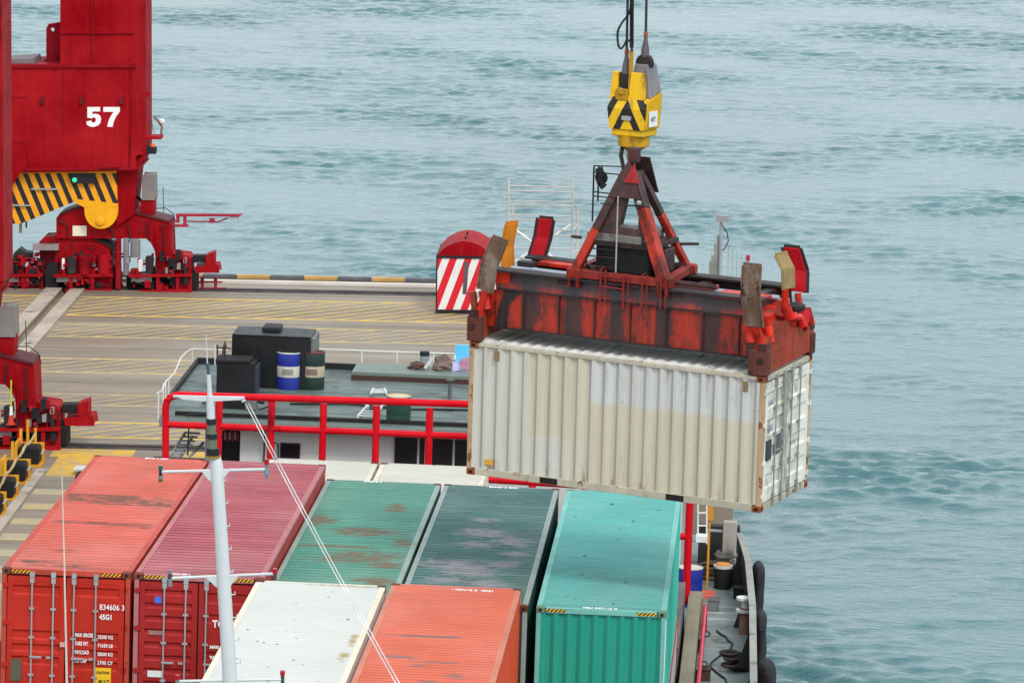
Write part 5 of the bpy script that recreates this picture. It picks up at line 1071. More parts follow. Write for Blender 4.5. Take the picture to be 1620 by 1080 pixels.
    # mooring bollard
    cb = at(1181, 1003, 'B', z=DECK); cb = Vector((13.93, cb.y, 0))
    m = MB(); m.lathe((cb.x, cb.y, DECK), [(.13, 0), (.13, .62)], 14); ob('bollard', m, paint('bollard_rust', (150, 110, 100), .7, .2, .3, rust=.4), smooth=True)
    for z in (.52, .80): 
        m = MB(); m.lathe((cb.x-.02, cb.y, DECK+z), [(.2, 0), (.2, .06)], 16); ob('bollard_collar', m, whitep, smooth=True)
    m = MB(); m.lathe((cb.x, cb.y, DECK+.58), [(.1, 0), (.1, .22)], 14); ob('bollard_neck', m, whitep)
    # ---- red pipe frame across the after end of the cargo
    fy = 20.0; fr_ = ob('guard_frame', (lambda m: (m.tube([at(x, y, 'B', y=fy) for x, y in ((262, 720), (262, 645), (264, 634), (270, 628), (280, 624.5), (300, 625))]+[at(738, 639, 'B', y=fy), at(1095, 655, 'B', y=fy)], .083, 10), m)[1])(MB()), frame_red, smooth=True)
    low = [at(262, 720, 'B', y=fy), at(262, 1000, 'B', y=fy)]
    m = MB(); m.tube([low[0], Vector((low[0].x, fy, DECK))], .083, 10); ob('post', m, frame_red, fr_, smooth=True)
    for px in (347, 430, 512, 596, 680, 763, 846, 930, 1012):
        a = at(px, 628+(px-262)*.04, 'B', y=fy); m = MB(); m.tube([Vector((a.x, fy, DECK)), Vector((a.x, fy, a.z))], .083, 10); ob('post', m, frame_red, fr_, smooth=True)
    a = at(1095, 700, 'B', y=fy); m = MB(); m.tube([Vector((a.x, fy, COAM-.3)), Vector((a.x, fy, at(1095, 655, 'B', y=fy).z))], .088, 12); ob('post', m, frame_red, fr_, smooth=True)
    m = MB(); m.tube([at(262, 671, 'B', y=fy), at(1095, 704, 'B', y=fy)], .078, 10); ob('rail', m, frame_red, fr_, smooth=True)
    m = MB(); m.tube([at(720, 755, 'B', y=fy), at(840, 762, 'B', y=fy), at(1095, 778, 'B', y=fy)], .085, 10); ob('rail', m, frame_red, fr_, smooth=True)
    m = MB(); m.tube([at(1060, 848, 'B', y=fy), at(1095, 848, 'B', y=fy)], .08, 10); ob('rail', m, frame_red, fr_, smooth=True)
    m = MB(); m.box((12.62, 19.5, DECK), (12.95, 20.3, COAM-.05)); ob('frame_foot', m, coam, fr_, bev=.02)
    # ---- deckhouse
    ZR_ = -.86; y0 = 22.0; wl = at(380, 700, 'B', y=22.5).x; wr = 12.35
    dh = ob('deckhouse', (lambda m: (m.box((wl, 22.5, DECK), (wr, 30.0, ZR_-.1)), m)[1])(MB()), wallp)
    m = MB(); rl, rfar = at(247, 668, 'B', z=ZR_), at(300, 582, 'B', z=ZR_); rr = 12.6
    m.prism([(rl.x, y0, ZR_-.07), (rr, y0, ZR_-.07), (rr, 30.3, ZR_-.07), (rfar.x+.05, 30.3, ZR_-.07), (rl.x-.1, y0+2.5, ZR_-.07)], (0, 0, .07)); ob('roof', m, roofp, dh)
    m = MB(); m.box((rl.x, y0-.03, ZR_-.2), (rr, y0, ZR_+.012)); ob('fascia', m, paint('fascia_grey_green', (124, 136, 132), .5, .1, .2, 'x'), dh)
    m = MB(); m.box((rl.x+.3, y0+.5, ZR_+.001), (rr, y0+.62, ZR_+.09)); ob('roof_gutter', m, dark, dh)
    for y in (23.6, 25.0, 26.6): m = MB(); m.box((rl.x, y, ZR_+.001), (rr, y+.03, ZR_+.012)); ob('roof_seam', m, paint('seam_green', (104, 124, 116), .6), dh)
    # raised back curb: left lip, back lip, pale strip
    dl = paint('black_lip', (34, 36, 38), .6)
    m = MB(); m.bar((rl.x-.1, y0+2.2, ZR_+.05), (rfar.x+.1, 30.2, ZR_+.05), .08, .14); m.bar((rfar.x+.1, 30.2, ZR_+.07), (rr, 30.2, ZR_+.07), .10, .16); ob('roof_lip', m, dl, dh)
    m = MB(); m.box((4.0, 28.7, ZR_+.003), (rr, 30.1, ZR_+.2)); ob('skylight_curb', m, paint('curb_pale_green', (112, 124, 118), .5, .06, .15, 'x'), dh, bev=.01)
    m = MB(); m.box((4.0, 28.64, ZR_+.003), (rr, 28.69, ZR_+.12)); ob('curb_edge', m, paint('brown_line', (70, 46, 42), .7, .2, .2), dh)
    for x, y, h_ in ((4.9, 24.0, .35), (6.6, 26.2, .5), (9.2, 24.6, .3), (.9, 24.2, .2)):
        m = MB(); m.tube([(x, y, ZR_), (x, y, ZR_+h_)], .05, 8); m.lathe((x, y, ZR_+h_), [(.09, -.04), (.11, 0), (.05, .05)], 12); ob('roof_vent', m, paint('vent_grey_green', (84, 92, 88), .6, .2, .3), dh, smooth=True)
    m = MB(); m.tube([(2.9, 24.6, ZR_+.03), (4.2, 24.9, ZR_+.03), (5.6, 24.5, ZR_+.03), (7.4, 24.8, ZR_+.03), (9.8, 24.4, ZR_+.03)], .025, 6); ob('roof_cable', m, dark, dh)
    # windows and doors in the front wall
    def win(px0, px1, py0, py1, fmat, name='window', nd=0, dep=.02):
        a, b = at(px0, py0, 'B', y=22.5), at(px1, py1, 'B', y=22.5)
        m = MB(); m.box((a.x, 22.5-dep, b.z), (b.x, 22.495, a.z)); g = ob(name, m, paint('dark_glass', (20, 24, 30), .15, .1, 0), dh)
        m = MB(); w_ = .035
        for q in (((a.x-w_, b.z-w_), (b.x+w_, b.z)), ((a.x-w_, a.z), (b.x+w_, a.z+w_)), ((a.x-w_, b.z), (a.x, a.z)), ((b.x, b.z), (b.x+w_, a.z))): m.box((q[0][0], 22.5-dep-.02, q[0][1]), (q[1][0], 22.499, q[1][1]))
        obj('frame', m, fmat, g, (0, 0, 0)) if False else ob('window_frame', m, fmat, dh)
        return a, b
    win(446, 472, 702, 722, paint('frame_black', (24, 24, 26)))
    a, b = win(625, 760, 690, 740, paint('frame_grey_white', (176, 178, 180)))
    for px, w_ in ((662, .05), (673, .03), (718, .05)):
        c = at(px, 715, 'B', y=22.5); m = MB(); m.box((c.x-w_/2, 22.44, b.z), (c.x+w_/2, 22.475, a.z)); ob('mullion', m, paint('frame_grey_white', (176, 178, 180)), dh)
    m = MB(); a, b = at(350, 684, 'B', y=22.8), at(380, 760, 'B', y=22.8); m.box((a.x, 22.8, b.z), (wl, 24.2, a.z)); ob('doorway', m, dark, dh)
    for i in range(6):
        c = at(355+i*4, 690+(i % 2)*2, 'B', y=22.6); m = MB(); m.box((c.x-.02, 22.7, c.z-.1), (c.x+.02, 22.76, c.z+.1)); ob('hung_rag', m, paint('rag_red', (150, 40, 44)) if i % 2 else paint('rag_grey', (130, 120, 120)), dh)
    m = MB(); c = at(418, 702, 'B', y=22.4); m.tube([(c.x-.0, 22.42, DECK+1), (c.x, 22.42, ZR_-.2)], .02, 6); c = at(439, 702, 'B', y=22.4); m.tube([at(434, 700, 'B', y=22.4), at(440, 702, 'B', y=22.4), at(440, 724, 'B', y=22.4)], .02, 6); ob('conduit', m, paint('pipe_dark', (50, 50, 50)), dh)
    # right end of the house seen past the teal box
    m = MB(); m.box((wr, 22.9, DECK), (wr+.06, 29, ZR_-.4)); ob('end_panel', m, paint('mottled_grey_panel', (150, 146, 152), .6, .2, .4), dh)
    # stair and cabinet at the left of the house
    a, b = at(325, 676, 'B', y=22.6), at(343, 730, 'B', y=22.6)
    m = MB(); m.box((a.x, 22.6, DECK), (b.x, 23.3, a.z)); ob('cabinet', m, paint('cabinet_grey', (150, 154, 166), .5, .1, .2), dh, bev=.01)
    m = MB()
    for (p, q_) in (((270, 720), (293, 684)), ((285, 722), (305, 690)), ((300, 722), (322, 700))):
        m.bar(at(*p, 'B', y=22.3), at(*q_, 'B', y=23.2), .05, .05)
    for i in range(6):
        p = at(272+i*4, 717-i*6.2, 'B', y=22.3+i*.15); m.box((p.x, p.y, p.z), (p.x+.35, p.y+.18, p.z+.02))
    ob('stair', m, paint('stair_grey', (158, 160, 160), .6, .15, .2), dh)
    m = MB(); m.tube([at(299, 662, 'B', y=22), at(297, 720, 'B', y=22)], .018, 6); m.tube([at(296, 655, 'B', y=22.4), at(328, 655, 'B', y=22.4)], .02, 6); m.tube([at(296, 655, 'B', y=22.4), at(296, 668, 'B', y=22.4)], .02, 6); ob('stanchion', m, dl, dh)
    m = MB(); m.box((-.3, 23.4, -3.0), (1.6, 24.4, -2.2)); ob('winch_cover', m, paint('winch_dark', (50, 52, 58), .6), t)
    # roof railings: left curved one and the back one
    rw = paint('rail_white_thin', (214, 214, 208), .5, .08, .1)
    r1 = ob('railing', (lambda m: (m.tube([at(x, y, 'B', y=yy) for x, y, yy in ((262, 640, 24.0), (262, 603, 24.2), (268, 598, 24.8), (276, 590, 26.0), (286, 566, 28.0), (296, 556, 29.5), (304, 552, 30.1), (360, 554, 30.2))], .02, 6), m)[1])(MB()), rw, dh)
    m = MB()
    for (x0_, y0_, x1_, y1_, yy) in ((250, 668, 251, 622, 22.1), (258, 645, 258, 606, 23.6), (267, 630, 267, 600, 24.6), (305, 582, 304, 552, 30.1), (340, 585, 340, 546, 30.1)): m.tube([at(x0_, y0_, 'B', y=yy), at(x1_, y1_, 'B', y=yy)], .018, 6)
    m.tube([at(248, 622, 'B', y=22.2), at(256, 618, 'B', y=23.0), at(262, 604, 'B', y=24.1)], .018, 6); ob('railing', m, rw, dh)
    for px in (572, 628, 686, 733):
        m = MB(); m.tube([at(px, 588, 'B', y=30.2), at(px, 553+(px-500)*.035, 'B', y=30.2)], .025, 6); ob('rail_post', m, rw, dh)
    m = MB(); m.tube([at(498, 552, 'B', y=30.2), at(765, 561, 'B', y=30.2)], .022, 6); ob('top_rail', m, rw, dh)
    # right side: white ladder and amber lifebuoy box at the house corner
    la = MB(); yy = 23.2
    for px in (1104, 1118): la.tube([at(px, 795, 'B', y=yy), at(px, 860, 'B', y=yy)], .02, 6)
    for py in (811, 831, 850): la.tube([at(1104, py, 'B', y=yy), at(1118, py, 'B', y=yy)], .02, 6)
    ob('side_ladder', la, whitep, dh)
    a, b = at(1101, 848, 'B', y=22.9), at(1119, 858, 'B', y=22.9); m = MB(); m.box((a.x, 22.9, b.z), (b.x, 23.3, a.z)); ob('step_box', m, whitep, dh)
    a, b = at(1120, 796, 'B', y=24), at(1128, 823, 'B', y=24); m = MB(); m.box((a.x, 24, b.z), (b.x, 24.15, a.z)); m.box((a.x+.03, 24.05, DECK), (a.x+.08, 24.1, b.z)); ob('amber_board', m, paint('amber_board', (224, 150, 40), .6, .2, .2), dh)
    # orange paint spill on the deck
    sm = stain_mat('orange_deck_spill', (224, 96, 70), (232, 110, 86), .95)
    m = MB()
    for pts in (((1105, 932), (1132, 934), (1130, 943), (1118, 948), (1106, 942)), ((1107, 950), (1122, 956), (1123, 968), (1116, 978), (1108, 972))):
        m.add([at(x, y, 'B', z=DECK+.02) for x, y in pts], [tuple(range(len(pts)))])
    ob('paint_spill', m, sm)
    for yy in (20.6, 21.3, 22.0):
        m = MB(); m.box((12.98, yy, DECK+.018), (13.75, yy+.25, DECK+.024)); ob('deck_strip', m, paint('deck_grey_strip', (158, 164, 164), .6))
    return t
barge()

# things on the barge
def drum(px, py, label, body, band, lid, fr='B', z=-.86, s=1., lab2=None, y=None, hgt=.88):
    c = at(px, py, 'B', z=z) if y is None else Vector((at(px, py, 'B', y=y).x, y, z)); r = .292*s; h = hgt*s
    t = thing('oil_drum', label, 'drum', c[:], B4, 'oil drums')
    parts = ((0, .33, body), (.33, .66, band), (.66, 1, body))
    for i, (a, b, mt) in enumerate(parts):
        m = MB(); m.lathe(c, [(r*.985, h*a), (r, h*a+.015), (r, h*b-.015), (r*.985, h*b)], 22); obj('drum_band', m, mt, t, smooth=True)
    m = MB(); m.lathe(c, [(r*.93, h-.001), (r*1.015, h), (r*1.015, h+.022), (r*.95, h+.024), (r*.94, h+.005)], 22); obj('lid', m, lid, t, smooth=True)
    m = MB(); m.lathe(c, [(r*1.02, h*.325), (r*1.02, h*.345)], 22); m.lathe(c, [(r*1.02, h*.655), (r*1.02, h*.675)], 22); obj('rolling_hoop', m, body, t, smooth=True)
    if lab2:
        m = MB(); n = 8
        for j in range(n):
            th0, th1 = [R(-118+j*7), R(-118+(j+1)*7)]
            for za, zb in ((.42, .58),):
                m.quad(*[c+Vector((math.cos(th)*(r+.003), math.sin(th)*(r+.003), h*zz)) for th, zz in ((th0, za), (th1, za), (th1, zb), (th0, zb))])
        obj('faded_print', m, lab2, t)
    return t
blue = paint('drum_blue', (36, 52, 150), .42, .08, .12); green = paint('drum_green', (22, 66, 54), .5, .12, .2); bandw = paint('drum_white_band', (206, 200, 190), .6, .08, .25)
drum(456, 614, 'blue steel drum with a white band on the deckhouse roof', blue, bandw, paint('lid_white', (214, 214, 210), .5, .08, .2), lab2=paint('print_grey', (150, 144, 140), .7, .3, .4))
drum(494, 614, 'dark green drum with a beige band and rusty lid on the deckhouse roof', paint('drum_dark_green', (30, 52, 46), .5, .12, .2), paint('drum_beige_band', (186, 174, 150), .6, .12, .3), paint('lid_rust', (110, 58, 48), .8, .2, .3), lab2=paint('print_brown', (120, 100, 90), .7))
drum(630, 667, 'green drum with a cream top half hidden by the red pipe frame', green, green, paint('lid_cream', (206, 190, 160), .6, .15, .3), s=.98, hgt=.62)
drum(1091, 938, 'blue drum with white rims behind the right red pipe post', blue, blue, bandw, z=DECK+.02, y=22.2)
def tub():
    c = at(1150, 925, 'B', z=DECK+.02); c = Vector((13.35, 24.3, DECK+.02))
    t = thing('deck_tub', 'low dark tub with a bright orange and white lid on the side deck', 'tub', c[:], B4)
    m = MB(); m.lathe(c, [(.2, 0), (.23, .5)], 16); obj('body', m, paint('tub_black_green', (34, 40, 34), .6, .2, .2), t, smooth=True)
    m = MB(); m.lathe(c, [(.23, .5), (.23, .56), (.1, .57)], 16); obj('rim', m, whitep, t, smooth=True); m = MB(); m.lathe(c, [(.19, .572), (.17, .60)], 16); obj('lid', m, paint('tub_orange', (226, 150, 30), .5), t, smooth=True)
tub()
def funnel():
    z = -.86
    t = thing('engine_casing', 'large black engine casing with a small hatch on the deckhouse roof', 'casing', (1.5, 27, z), B4)
    soot = paint('casing_black', (13, 14, 18), .5, .2, .3, wash=(26, 27, 31)); top = paint('casing_top', (36, 38, 40), .5, .1, .2)
    y = 26.9; a, b = at(367, 530, 'B', y=y), at(490, 603, 'B', y=y)
    m = MB(); m.box((a.x, y, z), (b.x, y+1.35, a.z)); obj('casing', m, soot, t, bev=.02)
    m = MB(); m.box((a.x, y-.01, a.z), (b.x, y+1.35, a.z+.03)); obj('casing_top', m, top, t, bev=.01)
    m = MB(); m.box((b.x, y+.1, z), (b.x+.08, y+1.35, a.z-.03)); obj('side_plate', m, paint('casing_side', (110, 116, 114), .5), t)
    c = at(430, 524, 'B', z=a.z+.03); m = MB(); m.box((c.x-.22, c.y-.2, a.z+.03), (c.x+.22, c.y+.5, a.z+.16)); obj('hatch', m, blacky, t, bev=.03)
    t2 = thing('vent_box', 'smaller black vent box in front of the large engine casing', 'casing', (1.0, 26, z), B4)
    y2 = 25.9; a, b = at(343, 572, 'B', y=y2), at(402, 617, 'B', y=y2)
    m = MB(); m.box((a.x, y2, z), (b.x, y2+.85, a.z)); obj('box', m, paint('vent_box_black', (12, 13, 17), .55, .2, .2), t2, bev=.02)
    m = MB(); m.box((a.x-.03, y2-.03, a.z), (b.x-.12, y2+.85, a.z+.05)); obj('rim', m, dark, t2)
    m = MB(); m.box((b.x, y2+.1, z), (b.x+.06, y2+.8, a.z-.1)); obj('side_flange', m, paint('flange_slate', (60, 64, 78), .5), t2)
    m = MB(); 
    for px in (344, 356): m.tube([at(px, 568, 'B', y=y2+.3), at(px, 545 if px < 350 else 540, 'B', y=y2+.3)], .02, 6)
    m.tube([at(342, 549, 'B', y=y2+.3), at(366, 551, 'B', y=y2+.3)], .02, 6); m.tube([at(356, 545, 'B', y=y2+.3), at(354, 560, 'B', y=y2+.3)], .045, 6); obj('valve_pipes', m, paint('valve_brown', (66, 52, 50), .6), t2)
    t3 = thing('winch_motor', 'small grey winch motor on the deckhouse roof below the black vent box', 'motor', (2.4, 24, z), B4)
    a, b = at(343, 632, 'B', y=23.6), at(388, 648, 'B', y=23.6); m = MB(); m.box((a.x, 23.6, z), (b.x, 24.3, a.z)); obj('base_box', m, dark, t3, bev=.02)
    a, b = at(388, 632, 'B', y=23.6), at(405, 650, 'B', y=23.6); m = MB(); m.box((a.x, 23.55, z), (b.x, 24.0, a.z)); obj('motor', m, paint('motor_pale', (110, 112, 110), .5), t3, bev=.03)
    m = MB(); m.lathe((b.x+.08, 23.7, (a.z+z)/2+.08), [(.03, -.06), (.06, 0), (.06, .1)], 10, 'x'); m.tube([(b.x+.05, 23.7, z), (b.x+.35, 23.7, z+.12)], .02, 6); obj('tap', m, blacky, t3)
funnel()
def ladders():
    z = -.86
    for lab, pts, n in (('upper of two short white ladders lying on the deckhouse roof', ((587, 622), (611, 622), (608, 615), (591, 615)), 3), ('lower white ladder lying on the deckhouse roof beside the green drum', ((566, 659), (592, 660), (610, 612+22), (588, 634)), 7)):
        q = [at(x, y, 'B', z=z+.05) for x, y in pts]; t = thing('aluminium_ladder', lab, 'ladder', q[0][:], B4)
        for a, b in ((q[0], q[3]), (q[1], q[2])): m = MB(); m.bar(a, b, .05, .06); obj('stile', m, paint('ladder_alu', (200, 204, 204), .4, .1, .1), t)
        for i in range(n):
            f = (i+.5)/n; m = MB(); m.tube([q[0].lerp(q[3], f), q[1].lerp(q[2], f)], .02, 6); obj('rung', m, paint('ladder_alu', (200, 204, 204)), t)
ladders()
def junk():
    z = -.86+.2; y = 29.6
    def lump(c, rx, ry, rz, name, lab, mat, sd):
        rr = random.Random(sd); m = MB(); n1, n2 = 7, 10; vs = []; fs = []
        for i in range(n1+1):
            for j in range(n2):
                th = math.pi*i/n1*.55; ph = 2*math.pi*j/n2; k_ = 1+rr.uniform(-.22, .22)
                vs.append(c+Vector((rx*math.sin(th)*math.cos(ph)*k_, ry*math.sin(th)*math.sin(ph)*k_, rz*math.cos(th)*k_)))
        for i in range(n1):
            for j in range(n2): fs.append((i*n2+j, (i+1)*n2+j, (i+1)*n2+(j+1) % n2, i*n2+(j+1) % n2))
        m.add(vs, fs); o = obj(name, m, mat, loc=c, fr=B4); tag(o, lab, name.replace('_', ' ')); return o
    c = at(700, 588, 'B', y=y); lump(Vector((c.x, y, z)), .26, .3, .34, 'canvas_sack', 'brown canvas covered sack by the back railing of the deckhouse roof', paint('canvas_brown', (124, 112, 100), .9, .25, .3, wash=(150, 90, 96)), 3)
    c = at(658, 588, 'B', y=y); lump(Vector((c.x, y, z)), .22, .3, .16, 'scrap_heap', 'low heap of rusty odds and ends left of the grey can', paint('scrap_mix', (104, 86, 76), .9, .4, .4, rust=.4, rustcol=(150, 60, 36)), 5)
    c = at(719, 588, 'B', y=y); lump(Vector((c.x, y, z)), .14, .25, .24, 'plastic_bags', 'crumpled pale violet plastic bags beside the sky blue board', paint('bag_violet', (176, 170, 206), .5, .3, .2), 8)
    c = at(671, 588, 'B', y=y+.2); t = thing('grey_can', 'grey canister with a dark cap among the clutter on the roof', 'canister', (c.x, y+.2, z), B4)
    m = MB(); m.lathe((c.x, y+.2, z), [(.11, 0), (.11, .3)], 14); obj('body', m, paint('can_grey', (140, 150, 152), .5, .1, .2), t, smooth=True)
    m = MB(); m.lathe((c.x, y+.2, z), [(.12, .3), (.12, .40)], 14); obj('cap', m, blacky, t, smooth=True)
    m = MB(); a, b = at(672, 583, 'B', y=y-.3), at(684, 566, 'B', y=y-.3); m.bar((a.x, y-.3, a.z), (b.x, y-.2, b.z), .07, .05); o = obj('light_tube', m, paint('pale_tube', (200, 204, 214), .4), loc=a, fr=B4); tag(o, 'short pale tube leaning over the scrap heap', 'tube')
    a, b = at(720, 545, 'B', y=y+.1), at(752, 590, 'B', y=y+.1)
    t = thing('blue_board', 'sky blue board with a faded round pink picture on the deckhouse roof', 'board', (a.x, y+.1, z), B4)
    m = MB(); m.box((a.x, y+.1, z), (b.x, y+.14, a.z)); obj('panel', m, paint('sky_blue_board', (96, 196, 240), .5, .05, .05), t)
    c = at(737, 575, 'B', y=y+.1); k = NT('pink_round_print'); o_ = k.mix(k.ramp(k.noise(9), .35, .65), lin((176, 110, 140)), lin((196, 150, 170))); k.link(o_, k.b.inputs['Base Color'])
    m = MB(); m.lathe((c.x, y+.092, c.z), [(.16, 0), (.16, .006)], 20, 'y'); obj('round_print', m, k.m, t)
    m = MB(); m.box((a.x-.02, y+.07, z), (a.x+.03, y+.1, c.z+.2)); obj('batten', m, whitep, t)
junk()
def side_gear():
    # black rubber fenders over the side
    for i, (px0, px1, py0, py1, ln) in enumerate(((1196, 1216, 884, 932, 1.3), (1204, 1223, 948, 1028, 1.5), (1210, 1241, 1034, 1100, 1.4))):
        yy = at(px0, (py0+py1)/2, 'B', z=-4.3).y; x = (14.17, 14.26, 14.34)[i]; w_ = (.27, .27, .4)[i]
        rr = random.Random(i); m = MB(); c = Vector((x+w_/2-.12, yy, 0)); n1, n2 = 8, 12; z0, z1 = -5.5, -4.0+.02*i; vs = []; fs = []
        for a in range(n1+1):
            f = a/n1; rad = (.66+.34*min(1, math.sin(math.pi*f)*3.5))
            for b in range(n2):
                ph = 2*math.pi*b/n2; k_ = 1+rr.uniform(-.2, .2)
                vs.append(Vector((c.x+w_*.6*math.cos(ph)*rad*k_, c.y+ln/2*(1 if abs(math.sin(ph)) > .6 else .8)*math.sin(ph)*rad*k_, z0+(z1-z0)*f)))
        for a in range(n1):
            for b in range(n2): fs.append((a*n2+b, a*n2+(b+1) % n2, (a+1)*n2+(b+1) % n2, (a+1)*n2+b))
        fs += [tuple(reversed(range(n2))), tuple(range(n1*n2, n1*n2+n2))]; m.add(vs, fs)
        o = obj('rubber_fender', m, paint('fender_rubber', (30, 27, 32), .75, .25, .3), loc=c, fr=B4); o.modifiers.new('round', 'SUBSURF').levels = 1; o.modifiers['round'].render_levels = 1
        tag(o, ('farthest dark rubber fender hung outside the barge rail', 'middle long dark rubber fender hung outside the barge rail', 'nearest and widest dark rubber fender hung outside the barge rail')[i], 'fender', 'fenders over the barge side')
    # rope coil, nets and coils in the stern corner
    rope = paint('tarry_rope', (62, 54, 48), .9, .4, .3)
    def coil(c, R_, n, lab, mt, nm='rope_coil'):
        t = thing(nm, lab, 'rope', c[:], B4); rr = random.Random(int(c.x*50))
        for i in range(n):
            m = MB(); m.torus(c+Vector((rr.uniform(-.12, .12), rr.uniform(-.25, .25), .045+i*.05*rr.uniform(.7, 1.1))), R_*rr.uniform(.45, 1.1), .04, 'z', 16, 6); obj('rope_turn', m, mt, t, smooth=True)
    coil(Vector((13.72, at(1175, 1070, 'B', z=DECK).y+.6, DECK+.02)), .24, 8, 'dark tangled rope coil against the bulwark in the lower right of the deck', rope)
    coil(Vector((13.1, 25.6, DECK+.02)), .34, 7, 'brown rope heap in the stern corner left of the pale one', paint('brown_rope', (84, 74, 66), .9, .4, .3))
    coil(Vector((13.45, 26.4, DECK+.02)), .28, 10, 'pale grey rope heap near the quarter post', paint('pale_rope', (128, 122, 114), .9, .3, .3))
    m = MB(); m.box((12.7, 27.2, DECK), (13.7, 27.5, RAILZ-.05)); o = obj('stern_board', m, paint('stern_dark_board', (40, 42, 42), .7, .3, .3), loc=(13, 27.3, DECK), fr=B4); tag(o, 'dark upright board closing the stern corner behind the rope heaps', 'board')
side_gear()
def deck_clutter():
    rr = random.Random(21)
    rows = ((12.98, 14.2, 'small rusty toolbox against the coaming on the side deck', (92, 60, 46)), (13.05, 21.6, 'grey plastic crate beside the coaming end on the side deck', (120, 124, 126)), (13.62, 23.1, 'low black box between the tub and the bulwark', (34, 36, 38)))
    for x, y, lab, c in rows:
        t = thing('deck_box', lab, 'box', (x, y, DECK+.02), B4)
        m = MB(); m.box((x, y, DECK+.02), (x+.26, y+.4, DECK+.24)); obj('body', m, paint('box_'+str(c[0]), c, .7, .2, .3, rust=.2), t, bev=.01)
        m = MB(); m.box((x-.01, y-.01, DECK+.24), (x+.27, y+.41, DECK+.28)); obj('lid', m, paint('boxlid_'+str(c[0]), tuple(int(v*.8) for v in c), .7, .2, .3), t, bev=.01)
    pts = []; 
    for i in range(34): pts.append(Vector((13.45+.22*math.sin(i*.5)+rr.uniform(-.03, .03), 8.5+i*.33, DECK+.045)))
    m = MB(); m.tube(pts, .022, 6); o = obj('deck_hose', m, paint('hose_dark', (52, 58, 60), .6), loc=pts[0], fr=B4, smooth=True); tag(o, 'dark hose snaking along the grey side deck of the barge', 'hose')
deck_clutter()

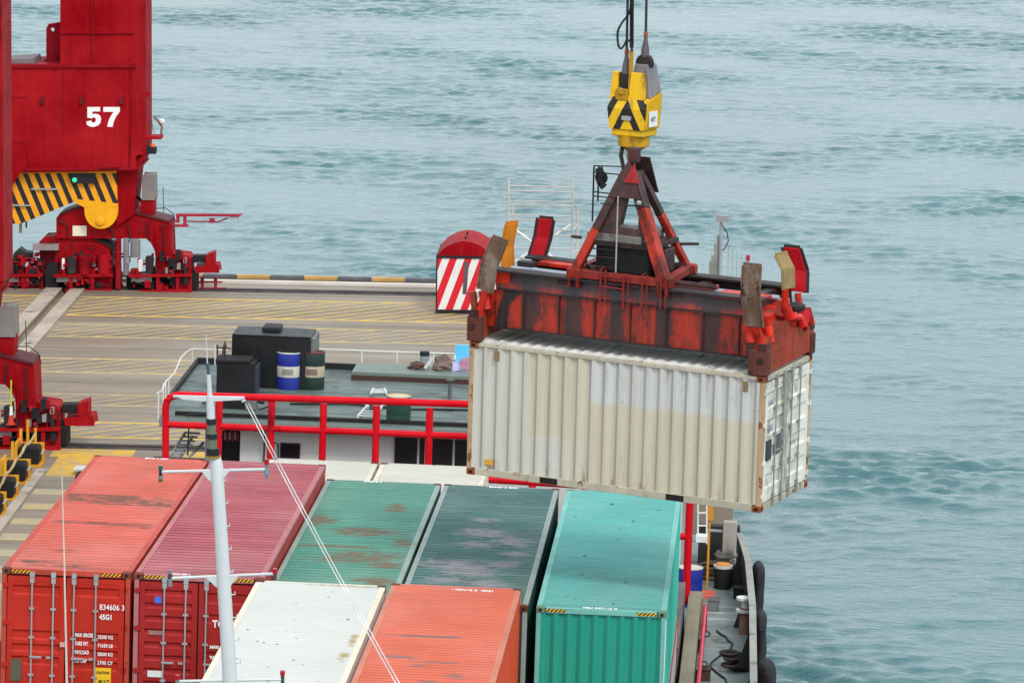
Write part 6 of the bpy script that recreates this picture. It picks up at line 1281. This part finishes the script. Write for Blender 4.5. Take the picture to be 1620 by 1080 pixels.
# ================================================================== FOREGROUND MAST of the vessel the picture is taken from
def mast():
    Y = 68.
    P = lambda x, y, dy=0: at(x, y, y=Y+dy)
    s = Y/F_PX*1.02
    base = P(371, 1180); t = thing('white_mast', 'white painted signal mast with cross arms and lamps in the foreground', 'mast', base[:])
    mp = paint('mast_white', (204, 208, 210), .4, .04, .08)
    def o_(nm, m, mt, par=None, **k_): return obj(nm, m, mt, par or t, base, **k_)
    m = MB(); m.tube([P(371, 1180), P(364, 1080), P(343, 735), P(341, 722)], 13.6*s, 16, 7.8*s); o_('pole', m, mp, smooth=True)
    m = MB(); m.tube([P(334, 662), P(332, 626)], 6.6*s, 12, 6.4*s); m.tube([P(332, 627), P(330, 592)], 3.9*s, 12, 3.3*s); o_('top_pole', m, mp, smooth=True)
    m = MB(); m.tube([P(330, 592), P(329, 580)], 2.6*s, 10); m.tube([P(328.5, 582), P(328.5, 574)], 2.9*s, 8); o_('top_fitting', m, paint('fitting_blue_grey', (70, 84, 104), .5), smooth=True)
    m = MB(); m.tube([P(328, 575), P(326, 530)], 1.0*s, 6, .7*s); o_('whip_aerial', m, mp)
    # stacked lamp bodies
    for a, b, r_, mt in ((662, 671, 8, blacky), (671, 686, 7.2, paint('lens_glass_green', (104, 112, 92), .2, .1, .1)), (686, 693, 9.5, blacky), (693, 709, 7.4, paint('lens_glass_green', (104, 112, 92))), (709, 720, 10.5, blacky), (720, 724, 11.5, paint('brass_collar', (150, 120, 40), .4))):
        m = MB(); m.tube([P(334+(a-662)*.06, b), P(334+(a-662)*.06, a)], r_*s, 16); o_('lamp_section', m, mt, smooth=True)
    def arm(x0, y0, x1, y1, r_, gx):
        m = MB(); m.tube([P(x0, y0), P(x1, y1)], r_*s, 8); a = o_('cross_arm', m, mp, smooth=True); return a
    a1 = arm(274, 627, 387, 629, 2.2, 0); m = MB(); m.pxprism([(274, 625), (387, 628), (380, 632), (340, 634), (320, 634), (290, 631)], 'W', Y, -.03, .03); o_('arm_web', m, mp, a1)
    a2 = arm(256, 746, 424, 742, 2.4, 0)
    m = MB(); m.pxprism([(318, 744), (336, 743), (336, 762), (330, 758)], 'W', Y, -.02, .02); m.pxprism([(345, 743), (366, 741), (357, 752), (349, 762)], 'W', Y, -.02, .02); o_('gusset', m, mp, a2)
    a3 = arm(272, 914, 436, 907, 2.4, 0)
    m = MB(); m.pxprism([(325, 912), (349, 911), (349, 933), (338, 924)], 'W', Y, -.02, .02); m.pxprism([(356, 911), (378, 909), (368, 922), (360, 933)], 'W', Y, -.02, .02); o_('gusset', m, mp, a3)
    a4 = arm(284, 1077, 446, 1074, 2.4, 0)
    gl = paint('lamp_green_glass', (24, 92, 70), .2, .1, 0); rd = paint('lamp_red_glass', (176, 10, 40), .2, .1, 0); gy = paint('lamp_grey_body', (120, 132, 138), .4, .1, .1); bl = paint('lamp_blue_grey', (120, 150, 168), .4, .1, .1)
    for par, x, y, seq in ((a2, 254, 748, ((-12, -4, 3.4, gl), (-4, 4, 2.6, blacky), (4, 9, 4, gy), (9, 14, 3.2, paint('lamp_amber_foot', (96, 80, 40))))), (a2, 422, 742, ((-16, -8, 3.8, rd), (-8, 0, 3, gy), (0, 8, 4, bl), (8, 14, 3, gy))),
                           (a3, 269, 915, ((-14, -8, 3, gy), (-8, 0, 3.6, paint('lamp_dark', (72, 78, 78))), (0, 12, 3.6, gy))), (a3, 435, 907, ((-8, 0, 4, rd), (0, 10, 3, paint('lamp_dark', (72, 78, 78))))),
                           (a4, 447, 1074, ((-14, -7, 4, rd), (-7, 8, 3, paint('lamp_dark', (72, 78, 78))))), (a4, 281, 1076, ((-9, -2, 3.6, rd), (-2, 8, 3.6, gy)))):
        for d0, d1, r_, mt in seq:
            m = MB(); m.tube([P(x, y+d1), P(x, y+d0)], r_*s, 10); o_('signal_lamp', m, mt, par, smooth=True)
    for i in range(10):
        py = 760+i*36; px = 343+(py-735)*.061+9+(py-735)*.018
        m = MB(); m.tube([P(px-3, py), P(px+3.5, py), P(px+3.5, py-5)], 1.1*s, 6); o_('climbing_step', m, mp)
    m = MB(); m.tube([P(384, 636, .2), P(384, 630, .2)], 2*s, 6); m.tube([P(378, 630), P(388, 634)], 2*s, 6); o_('halyard_block', m, mp, a1)
    rw = paint('halyard_rope', (214, 214, 212), .8, .25, .1)
    for i, (x0, x1) in enumerate(((388, 634), (393, 640))):
        a, b = P(x0, 638), at(x1, 1095, y=Y-9); n_ = 90; pts = [a.lerp(b, j/n_)+Vector((.004*(j % 2), 0, -.25*math.sin(math.pi*j/n_)*.2)) for j in range(n_+1)]
        m = MB(); m.tube(pts, .85*s, 5); o = obj('halyard', m, rw, loc=a); tag(o, ('left white halyard running down from the upper mast arm', 'right white halyard running down from the upper mast arm')[i], 'rope', 'halyards of the white mast')
    a = at(98, 752, y=66); m = MB(); m.tube([at(98, 752, y=66), at(102, 900, y=66), at(106, 1100, y=66)], .7*s, 6, 1.9*s); o = obj('whip_antenna', m, paint('antenna_cream', (224, 206, 190), .5), loc=a); tag(o, 'thin cream whip antenna in front of the coral red container', 'antenna')
mast()
